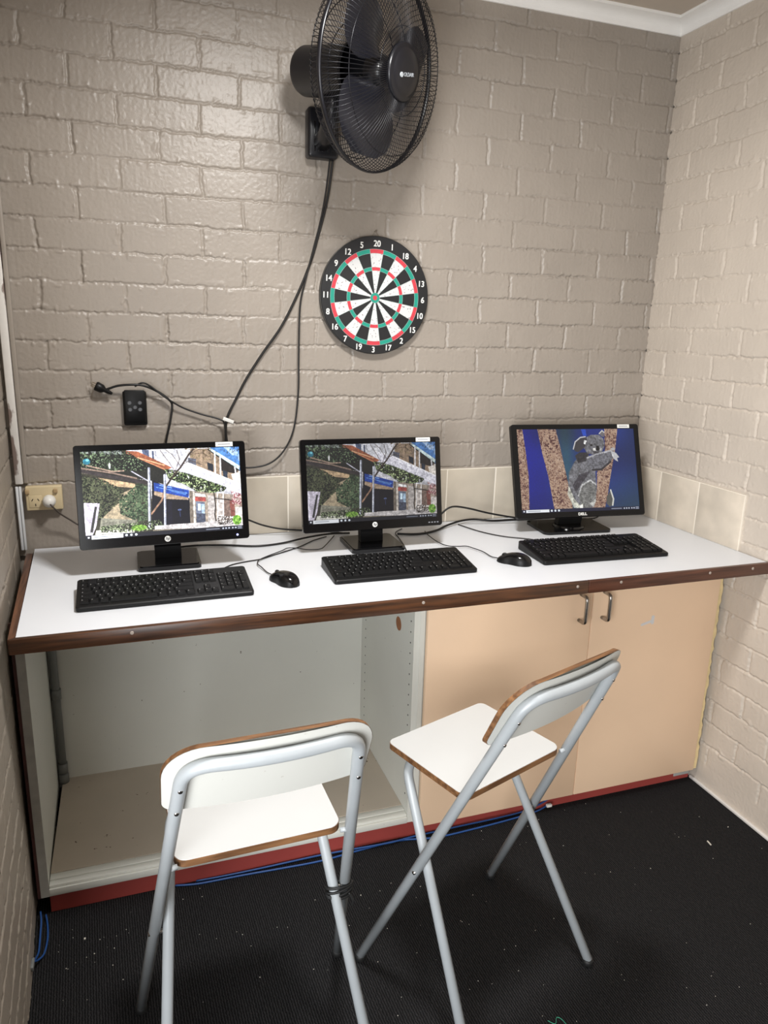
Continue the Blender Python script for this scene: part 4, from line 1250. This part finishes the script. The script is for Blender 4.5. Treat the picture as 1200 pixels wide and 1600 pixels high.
# ------------------------------------------------------------------ wall fan
FC = Vector((-0.5095, -0.3338, 2.3148)); az, el = 0.628, 0.1566
FN = Vector((math.sin(az) * math.cos(el), -math.cos(az) * math.cos(el), -math.sin(el)))
FX = FN.cross(Vector((0, 0, 1))).normalized() * -1.0     # to the right when facing the fan front
FX = Vector((0, 0, 1)).cross(FN).normalized()
FY = FN.cross(FX).normalized()
fan = thing('wall_fan', 'large black fan with a wire cage mounted high on the back wall', 'fan', (-0.592, 0, 2.215))
FL = Matrix.Translation(-Vector(fan.location)) @ basis(FC, FX, FY, FN)     # local z = blowing direction
FR = 0.250
def wires(name, nW, rin, zin, prof, twist, rad, par):
    mb = MB()
    for i in range(nW):
        a = 2 * PI * i / nW
        pts = []
        for (r, z) in prof:
            aa = a + twist * (r - rin)
            pts.append(FL @ Vector((r * math.cos(aa), r * math.sin(aa), z)))
        mb.tube(pts, rad, 4, cap=False)
    return mb
fp = [(0.058, 0.082), (0.10, 0.083), (0.15, 0.078), (0.195, 0.066), (0.225, 0.050), (0.242, 0.030), (0.2505, 0.008)]
mb = wires('f', 120, 0.058, 0, fp, 0.0, 0.00105, fan)
for (r, z) in ((0.105, 0.0815), (0.205, 0.0600)):
    mb.tube([FL @ Vector((r * math.cos(a), r * math.sin(a), z)) for a in np.linspace(0, 2 * PI, 65)[:-1]], 0.0014, 5, closed=True)
mb.obj('front_grille', M_FANWIRE, fan)
rp = [(0.075, -0.078), (0.11, -0.080), (0.155, -0.076), (0.20, -0.064), (0.228, -0.050), (0.244, -0.030), (0.2505, -0.008)]
mb = wires('r', 110, 0.075, 0, rp, 1.6, 0.0010, fan)
for (r, z) in ((0.120, -0.0800), (0.175, -0.0725), (0.218, -0.0560)):
    mb.tube([FL @ Vector((r * math.cos(a), r * math.sin(a), z)) for a in np.linspace(0, 2 * PI, 65)[:-1]], 0.0014, 5, closed=True)
mb.obj('rear_grille', M_FANWIRE, fan)
mb = MB(); mb.lathe([(0.2480, -0.0060), (0.2525, -0.0065), (0.2540, 0.0), (0.2525, 0.0065), (0.2480, 0.0060), (0.2480, -0.0060)], 96, mx=FL, cap=False)
mb.obj('cage_rim', M_FAN, fan)
cap = MB().lathe([(0.0640, 0.072), (0.0700, 0.078), (0.0710, 0.084), (0.0660, 0.091), (0.0590, 0.0885), (0.0560, 0.0935), (0.030, 0.0975), (0.0005, 0.0985)], 48, mx=FL, cap=False).obj('centre_cap', M_FAN, fan)
lm_ = FL @ Matrix.Translation((0, -0.006, 0.0990)) @ Matrix.Rotation(math.radians(12), 4, 'Z')
mb = MB(); mb.lathe([(0.0062, -.004), (0.0062, 0.0003)], 24, mx=lm_ @ Matrix.Translation((-0.0270, 0, 0)))
dsc = mb.obj('logo_dot', M_FANLOGO, cap)
text_obj('logo_letters', 'OLDAIR', 0.0135, M_FANLOGO, cap, lm_ @ Matrix.Translation((0.005, 0, 0.0002)), 0.0003, xs=0.95, bold=0.0)
# three broad twisted blades
def blade(a0):
    v = []; f = []
    NR, NA = 12, 14
    for i in range(NR + 1):
        s = i / NR
        r = 0.040 + (0.216 - 0.040) * s
        half = math.radians(26 + 24 * math.sin(PI * min(1, s * 1.1) ** .8)) * (1.0 if s < .8 else math.sqrt(max(0.02, 1 - ((s - .8) / .21) ** 2)))
        ctr = a0 + math.radians(26) * s
        for k in range(NA + 1):
            t = -1 + 2 * k / NA
            a = ctr + half * t
            z = 0.004 + 0.026 * t * (1 - .25 * s) + 0.006 * (1 - t * t)
            v.append((r * math.cos(a), r * math.sin(a), z))
    n = len(v)
    v += [(x, y, z - .0022) for x, y, z in v]
    for i in range(NR):
        for k in range(NA):
            a = i * (NA + 1) + k
            f.append((a, a + NA + 1, a + NA + 2, a + 1)); f.append((n + a, n + a + 1, n + a + NA + 2, n + a + NA + 1))
    rim_ = [i * (NA + 1) for i in range(NR + 1)] + [NR * (NA + 1) + k for k in range(1, NA + 1)] + [i * (NA + 1) + NA for i in range(NR - 1, -1, -1)] + [k for k in range(NA - 1, 0, -1)]
    for q in range(len(rim_)):
        a = rim_[q]; b = rim_[(q + 1) % len(rim_)]
        f.append((a, b, b + n, a + n))
    return MB().add(v, f, 0, True, FL)
for a0 in (-122, -2, 118):
    blade(math.radians(a0)).obj('blade', M_BLADE, fan, 50)
MB().lathe([(0.0005, 0.040), (0.020, 0.038), (0.036, 0.030), (0.043, 0.014), (0.043, -0.022)], 40, mx=FL, cap=False).obj('hub', M_BLADHUB, fan)
MB().lathe([(0.076, -0.076), (0.078, -0.084), (0.074, -0.090), (0.068, -0.100), (0.066, -0.262), (0.061, -0.274), (0.0005, -0.278)], 48, mx=FL, cap=False).obj('motor_housing', M_FAN, fan, 35)
nk = FC - FN * 0.165
o_ = Vector(fan.location)
MB().tube([nk + Vector((0, 0, -0.045)) - o_, Vector((nk.x + .002, nk.y + .01, 2.225)) - o_, Vector((-0.598, -0.100, 2.195)) - o_, Vector((-0.595, -0.040, 2.190)) - o_], [0.026, 0.026, 0.025, 0.030], 20).obj('neck', M_FAN, fan)
MB().box(-0.049, 0.049, -0.052, -0.0008, -0.072, 0.072, 0.010, seg=4).obj('wall_bracket', M_FAN, fan)
mb = MB()
for k in range(5):
    mb.box(-0.030 + .014 * k, -0.0265 + .014 * k, -0.0535, -0.0515, -0.055, 0.030, 0.0005)
mb.obj('bracket_ribs', M_BLACKG, fan)

# fan cords
def fcord(pts, y): return [(x, y, z) for x, z in pts]
A_ = [(-0.556, -0.030, 2.150)] + [(x, -0.017, z) for x, z in ((-0.570, 2.031), (-0.601, 1.913), (-0.626, 1.833), (-0.669, 1.732), (-0.723, 1.629), (-0.783, 1.546), (-0.841, 1.459), (-0.878, 1.390), (-0.906, 1.334), (-0.912, 1.285), (-0.907, 1.232), (-0.900, 1.150), (-0.900, 1.03))]
fcA = cable('power_cord', 'thick black cord falling from the fan bracket to behind the left monitor', 'cord', A_, 0.0040)
B_ = [(-0.566, -0.032, 2.150)] + [(x, -0.024, z) for x, z in ((-0.577, 2.050), (-0.594, 1.962), (-0.618, 1.873), (-0.645, 1.773), (-0.662, 1.692), (-0.667, 1.527), (-0.669, 1.411), (-0.685, 1.292), (-0.721, 1.216), (-0.772, 1.174), (-0.842, 1.163))] + [(-0.90, -0.03, 1.175), (-0.96, -0.03, 1.19)]
fcB = cable('power_cord', 'thin black cord hanging from the fan in a wide loop left of the dartboard', 'cord', B_, 0.0030)

for fc_ in (fcA, fcB):
    del fc_['category']
    fc_.data.transform(Matrix.Translation(-Vector(fan.location)))
    fc_.parent = fan
# plug, cords and remote holder on the back wall
pc = thing('extension_lead', 'black power cord with a three-pin plug draped over the remote holder', 'cord', (-1.275, -0.012, 1.415))
o_ = Vector(pc.location)
mb = MB(); mb.tube([Vector(p) - o_ for p in spline([(-1.278, -0.020, 1.424), (-1.263, -0.022, 1.430), (-1.238, -0.028, 1.438), (-1.200, -0.034, 1.4415), (-1.163, -0.030, 1.438), (-1.119, -0.022, 1.417), (-1.089, -0.020, 1.393), (-1.080, -0.018, 1.373), (-1.088, -0.018, 1.322), (-1.104, -0.018, 1.256), (-1.12, -0.02, 1.15)], 6)], 0.0036, 8)
mb.obj('cable', M_CABLE, pc)
mb = MB()
Mx = Matrix.Rotation(math.radians(28), 4, 'Y')
mb.lathe([(0.004, 0.020), (0.0065, 0.010), (0.0075, -0.004), (0.0135, -0.012), (0.0150, -0.030), (0.012, -0.034)], 16, mx=Mx @ basis((-0.004, -0.010, 0.006), (0, 0, 1), (0, 1, 0), (1, 0, 0)))
pg = mb.obj('plug', M_BLACK, pc)
for dz in (-.006, 0.0, .006):
    MB().box(-0.050, -0.036, -0.0112 + abs(dz) * .4, -0.0100 + abs(dz) * .4, 0.0045 + dz, 0.0068 + dz, mx=Mx).obj('pin', mat('dull_brass', (120, 104, 80), 0.5, metal=0.6), pg)
cable('extension_lead', 'thin black cord looping over the remote holder toward the white tie', 'cord',
      [(-1.190, -0.031, 1.436), (-1.168, -0.034, 1.447), (-1.144, -0.030, 1.437), (-1.101, -0.028, 1.402), (-1.049, -0.020, 1.368), (-0.990, -0.018, 1.345), (-0.930, -0.022, 1.327), (-0.916, -0.028, 1.305), (-0.915, -0.024, 1.22), (-0.912, -0.024, 1.10)], 0.0028)
tt = tag(MB().box(-0.018, 0.018, -0.0013, 0.0013, -0.0055, 0.0055, 0.0004, mx=Matrix.Rotation(math.radians(22), 4, 'Y')).obj('cable_tag', M_LABEL), 'small white tag wrapped around the cords above the left monitor', 'tag')
tt.location = (-0.905, -0.036, 1.326)
rm = thing('fan_remote', 'small black fan remote in a holder on the back wall', 'remote', (-1.193, 0, 1.370))
MB().box(-0.0355, 0.0355, -0.020, -0.0006, -0.058, 0.050, 0.006, seg=3).obj('holder', M_BLACK, rm)
MB().box(-0.0300, 0.0300, -0.0245, -0.0195, -0.046, 0.054, 0.002).obj('face', M_BLACK, rm)
for (bx_, bz_) in ((-.016, .014), (.015, .014), (0, .000), (-.015, -.007), (.015, -.007)):
    mb = MB(); mb.tube([Vector((bx_ + .0058 * math.cos(a), -0.0250, bz_ + .0050 * math.sin(a))) for a in np.linspace(0, 2 * PI, 25)[:-1]], 0.0006, 5, closed=True)
    mb.lathe([(0.0048, 0), (0.0048, .0008)], 16, mx=basis((bx_, -0.0245, bz_), (1, 0, 0), (0, 0, 1), (0, -1, 0)))
    mb.obj('button', mat('grey_button', (84, 86, 90), 0.4), rm)

# power outlet
ol = thing('power_outlet', 'yellowed double power outlet in the left corner above the worktop', 'outlet', (-1.4775, 0, 1.0905))
MB().box(-0.052, 0.052, -0.026, -0.0006, -0.038, 0.038, 0.003, seg=3).obj('plate', M_CREAMPL, ol)
MB().box(-0.044, -0.006, -0.0272, -0.0258, -0.029, 0.010, 0.001).obj('socket', M_CREAMPL, ol)
for (sx_, sz_, an) in ((-0.034, -0.004, 30), (-0.017, -0.004, -30), (-0.0255, -0.020, 0)):
    MB().box(-0.0012, 0.0012, -0.0276, -0.0270, -0.0040, 0.0040, mx=Matrix.Translation((sx_, 0, sz_)) @ Matrix.Rotation(math.radians(an), 4, 'Y')).obj('socket_hole', M_DARK, ol)
for sx_ in (-0.0465, 0.034):
    MB().box(sx_ - .0060, sx_ + .0060, -0.0330, -0.0258, 0.016, 0.030, 0.002).obj('switch', mat('brown_aged_plastic', (176, 150, 112), 0.4), ol)
wp = thing('white_plug', 'round white plug with a lead in the right socket of the outlet', 'plug', (-1.4630, -0.0264, 1.083))
MB().lathe([(0.0185, 0.0), (0.0195, 0.006), (0.0185, 0.020), (0.013, 0.030), (0.006, 0.034), (0.0005, 0.0345)], 28, mx=basis((0, 0, 0), (1, 0, 0), (0, 0, 1), (0, -1, 0))).obj('plug_body', M_WHITE, wp)
mb = MB(); mb.tube(spline([(0.002, -0.030, -0.002), (0.012, -0.034, -0.014), (0.030, -0.026, -0.038), (0.055, -0.014, -0.062), (0.085, -0.012, -0.085), (0.13, -0.012, -0.105), (0.20, -0.012, -0.12)], 6), 0.0026, 8)
mb.obj('cable', mat('brown_grey_lead', (70, 62, 56), 0.5), wp)

# ------------------------------------------------------------------ chairs
HT, YT, WT, YA, WA = 0.918, -0.224, 0.157, 0.189, 0.250
HB, YB, WB, YBF, WBF = 0.590, 0.140, 0.160, -0.189, 0.225
TR = 0.0125
def lerp(a, b, t): return tuple(a[i] + (b[i] - a[i]) * t for i in range(3))
def make_chair():
    t = bpy.data.objects.new('folding_chair', None)
    COL.objects.link(t)
    # back frame: from the front feet up behind the seat and over the backrest
    pts = fillet([(-WA, YA, 0.016), (-WT, YT, HT), (WT, YT, HT), (WA, YA, 0.016)], 0.055, 10)
    # top bar bows backwards a little
    pts = [Vector((p.x, p.y - (0.020 * (1 - (p.x / WT) ** 2) if abs(p.x) < WT and p.z > HT - .06 else 0), p.z)) for p in pts[:12]] + \
          [Vector((x, YT - 0.020 * (1 - (x / WT) ** 2), HT)) for x in np.linspace(-WT + .07, WT - .07, 7)] + \
          [Vector((p.x, p.y - (0.020 * (1 - (p.x / WT) ** 2) if abs(p.x) < WT and p.z > HT - .06 else 0), p.z)) for p in pts[-12:]]
    MB().tube(pts, TR, 16).obj('back_frame', M_STEEL, t)
    pts = fillet([(-WBF, YBF, 0.016), (-WB, YB, HB), (WB, YB, HB), (WBF, YBF, 0.016)], 0.050, 10)
    MB().tube(pts, TR - .0005, 16).obj('leg_frame', M_STEEL, t)
    for (a, b, z0) in (((-WA, YA), (-WT, YT), HT), ((WA, YA), (WT, YT), HT), ((-WBF, YBF), (-WB, YB), HB), ((WBF, YBF), (WB, YB), HB)):
        d = Vector((b[0] - a[0], b[1] - a[1], z0)).normalized()
        p = Vector((a[0], a[1], 0.0105)) - d * .0
        MB().lathe([(0.0105, -0.0095), (0.0145, -0.0060), (0.0148, 0.004), (0.0130, 0.010)], 16, mx=Matrix.Translation(p)).obj('foot_cap', M_RUBBER, t)
    # seat board
    pts = rrect(-0.170, 0.170, -0.080, 0.200, [0.026, 0.018, 0.018, 0.026], 8)
    SZ = 0.6025
    st = MB().prism([(x * .9985, y) for x, y in pts], SZ + .0008, SZ + 0.0165).obj('seat', M_CHAIRWHITE, t)
    n = len(pts)
    cx = [(x * 1.004, (y - .06) * 1.004 + .06) for x, y in pts]
    v = [(p[0], p[1], SZ) for p in cx] + [(p[0], p[1], SZ + .0150) for p in cx] + [(p[0] * .992, (p[1] - .06) * .992 + .06, SZ + .0150) for p in cx] + [(p[0] * .992, (p[1] - .06) * .992 + .06, SZ) for p in cx]
    f = []
    for k in range(4):
        k2 = (k + 1) % 4
        for i in range(n):
            j = (i + 1) % n
            f.append((k * n + i, k * n + j, k2 * n + j, k2 * n + i))
    MB().add(v, f, 0, False).obj('edge_band', M_PLY, st)
    # bracket pins joining seat and back frame
    for s in (-1, 1):
        tt_ = (SZ + .006) / HT
        p = Vector((s * (WA + (WT - WA) * tt_), YA + (YT - YA) * tt_, SZ + .006))
        MB().tube([(s * 0.166, p.y + .004, SZ + .006), p], 0.0055, 10).obj('seat_bracket', M_STEEL, t)
    # pivot bolts where the frames cross
    for s in (-1, 1):
        z = 0.375
        MB().tube([(s * 0.180, 0.0205, z), (s * (WA + (WT - WA) * z / HT + .0140), 0.0205, z)], 0.0048, 10).obj('pivot_bolt', M_CHROME, t)
    # backrest board: rounded, bowed, lying against the front of the back frame
    zb0, zb1 = 0.786, 0.952
    out = rrect(-0.192, 0.192, zb0, zb1, [0.022, 0.075, 0.075, 0.022], 9)
    dirv = Vector((0, YT - YA, HT)).normalized()
    def bpos(x, z, off):
        y = YA + (YT - YA) * z / HT
        return Vector((x, y + 0.0185 + off - 0.020 * (1 - (x / 0.192) ** 2), z))
    # fill the curved board as strips in x
    def halfspan(x):
        zs = []
        for i in range(len(out)):
            a, b = out[i], out[(i + 1) % len(out)]
            if (a[0] <= x <= b[0]) or (b[0] <= x <= a[0]):
                if abs(b[0] - a[0]) > 1e-9:
                    zs.append(a[1] + (b[1] - a[1]) * (x - a[0]) / (b[0] - a[0]))
                else:
                    zs += [a[1], b[1]]
        return min(zs), max(zs)
    xs = sorted(set([round(p[0], 5) for p in out] + list(np.round(np.linspace(-0.17, 0.17, 15), 5))))
    rows = []
    for x in xs:
        lo, hi = halfspan(x)
        rows.append((x, lo, hi))
    mbb = MB(); mbe = MB()
    for off, flip in ((0.0, False), (0.0135, True)):
        v = []; f = []
        for x, lo, hi in rows:
            for k in range(5):
                v.append(bpos(x, lo + (hi - lo) * k / 4, off))
        for i in range(len(rows) - 1):
            for k in range(4):
                a = i * 5 + k
                q = (a, a + 5, a + 6, a + 1)
                f.append(q if not flip else q[::-1])
        mbb.add(v, f, 0, True)
    br = mbb.obj('backrest', M_CHAIRBACK, t)
    n = len(out)
    v = [bpos(p[0], p[1], 0.0003) for p in out] + [bpos(p[0], p[1], 0.0132) for p in out]
    ctr = Vector((0, 0, (zb0 + zb1) / 2))
    v2 = []
    for k, p in enumerate(out * 2):
        g = Vector((p[0], 0, p[1])) - ctr
        v2.append(v[k] + Vector((g.x, 0, g.z)).normalized() * 0.0008)
    f = [(i, (i + 1) % n, n + (i + 1) % n, n + i) for i in range(n)]
    mbe.add(v2, f, 0, False)
    mbe.obj('edge_band', M_PLY, br)
    for s in (-1, 1):
        for z in (0.800, 0.862):
            tt_ = z / HT
            p = Vector((s * (WA + (WT - WA) * tt_), YA + (YT - YA) * tt_, z))
            MB().lathe([(0.0042, -.002), (0.0042, 0.0012), (0.002, 0.0020)], 12, mx=basis(p + Vector((0, -TR + .0003, 0)), (1, 0, 0), (0, 0, 1), (0, -1, 0))).obj('bolt', M_CHROME, t)
    return t
def copy_tree(o, parent=None):
    c = o.copy()
    COL.objects.link(c)
    c.parent = parent
    for ch in list(o.children):
        copy_tree(ch, c)
    return c
ch1 = make_chair()
ch2 = copy_tree(ch1)
ch1.location = (-0.4112, -1.0468, 0.0); ch1.rotation_euler = (0, 0, 0.340)
ch2.location = (-1.0083, -1.1165, 0.0); ch2.rotation_euler = (0, 0, 0.034)
tag(ch1, 'white folding bar chair angled to the right in front of the peach cupboard', 'chair', 'folding bar chairs at the worktop')
tag(ch2, 'white folding bar chair seen squarely from behind in front of the open cabinet', 'chair', 'folding bar chairs at the worktop')

mb = MB()
for k in range(4):
    c0 = Vector((0.198, 0.018, 0.362 + 0.006 * k))
    mb.tube([c0 + Vector((0.031 * math.cos(a), 0.0165 * math.sin(a), 0.006 * math.sin(a + k))) for a in np.linspace(0, 2 * PI, 31)[:-1]], 0.0034, 6, closed=True)
mb.tube(spline([(0.215, -0.002, 0.37), (0.224, -0.006, 0.350), (0.222, -0.004, 0.335)], 5), 0.0022, 6)
mb.obj('tie_strap', M_RUBBER, ch2)
# ------------------------------------------------------------------ blue network cables, crumbs, thread
cable('network_cable', 'blue network cable lying along the foot of the red kickboard', 'cable',
      [(-1.16, -0.539, .004), (-1.12, -0.548, .004), (-1.075, -0.553, .004), (-0.961, -0.556, .004), (-0.844, -0.562, .004), (-0.722, -0.566, .004), (-0.591, -0.556, .004), (-0.457, -0.550, .004), (-0.329, -0.572, .004), (-0.188, -0.570, .004), (-0.04, -0.562, .004), (0.06, -0.552, .006), (0.11, -0.546, .018)], 0.0030, M_BLUECABLE)
cable('network_cable', 'second blue network cable weaving above the first along the kickboard', 'cable',
      [(-1.10, -0.5385, .004), (-1.02, -0.542, .004), (-0.90, -0.545, .006), (-0.70, -0.548, .010), (-0.50, -0.560, .012), (-0.40, -0.548, .006), (-0.25, -0.548, .008), (-0.10, -0.552, .012), (0.02, -0.545, .012), (0.10, -0.540, .030), (0.125, -0.5405, .050)], 0.0028, M_BLUECABLE)
wc = tag(MB().box(-.010, .010, -.006, .006, -.005, .005, .002).obj('cable_connector', M_WHITE), 'small white connector on the blue cable by the cupboard door gap', 'connector')
wc.location = (0.105, -0.556, .022)
bl = thing('network_cable', 'loop of blue network cable against the left wall at the floor', 'cable', (-1.50, -0.66, 0))
mb = MB(); mb.tube([Vector(p) - Vector((-1.50, -0.66, 0)) for p in spline([(-1.524, -0.560, .030), (-1.520, -0.588, .022), (-1.519, -0.636, .012), (-1.518, -0.681, .010), (-1.520, -0.712, .020), (-1.522, -0.735, .034)], 6)], 0.0026, 8)
mb.obj('strand', M_BLUECABLE, bl)
mb = MB(); mb.tube([Vector(p) - Vector((-1.50, -0.66, 0)) for p in spline([(-1.512, -0.555, .012), (-1.505, -0.590, .005), (-1.501, -0.640, .004), (-1.505, -0.690, .006), (-1.516, -0.720, .018), (-1.521, -0.738, .034)], 6)], 0.0026, 8)
mb.obj('strand', M_BLUECABLE, bl)
MB().box(-0.028, -0.020, -0.105, -0.072, 0.028, 0.042, 0.002).obj('connector', M_PIPE, bl)

mb = MB()
rg = random.Random(3)
for k in range(230):
    x = rg.uniform(-1.48, 0.70); y = rg.uniform(-1.75, -0.56)
    if k < 18:
        x = rg.gauss(-1.39, .05); y = rg.gauss(-.71, .06)
        x = max(-1.47, x); y = min(-.57, y)
    s = rg.uniform(.0004, .0011) * (1.6 if rg.random() < .06 else 1)
    a = rg.uniform(0, PI)
    mb.box(-s, s, -s * rg.uniform(.5, 1.0), s * rg.uniform(.5, 1.0), 0, s * 1.0, mx=Matrix.Translation((x, y, 0.0003)) @ Matrix.Rotation(a, 4, 'Z'))
mb.box(-.0016, .0016, -.010, .010, 0, .003, mx=Matrix.Translation((0.531, -0.862, .0003)) @ Matrix.Rotation(-.15, 4, 'Z'))
mb.box(-.0022, .0022, -.0025, .0025, 0, .0025, mx=Matrix.Translation((-1.406, -0.664, .0003)))
cr = mb.obj('carpet_crumbs', M_CRUMB)
tag(cr, 'pale crumbs and lint scattered over the black carpet', 'crumbs'); cr['kind'] = 'stuff'
th = cable('thread', 'loose green thread on the black carpet near the right chair', 'thread', [(-0.325, -1.262, .0012), (-0.312, -1.275, .0012), (-0.300, -1.262, .0025), (-0.290, -1.270, .0012), (-0.286, -1.290, .0012)], 0.0007, M_GREEN)

# ceiling lamp over the room, plus an unseen body added for the rear fill
for (x, y, lab) in ((-0.70, -1.15, 'round white ceiling lamp nearer the back wall'), (-0.35, -3.55, 'unseen round white lamp body added around the rear fill light')):
    cl = thing('ceiling_lamp', lab, 'lamp', (x, y, ZC))
    MB().lathe([(0.05, 0.0), (0.06, -0.01), (0.17, -0.06), (0.172, -0.10), (0.160, -0.10), (0.155, -0.07), (0.05, -0.02)], 40, cap=False).obj('lamp_body', M_WHITE, cl)
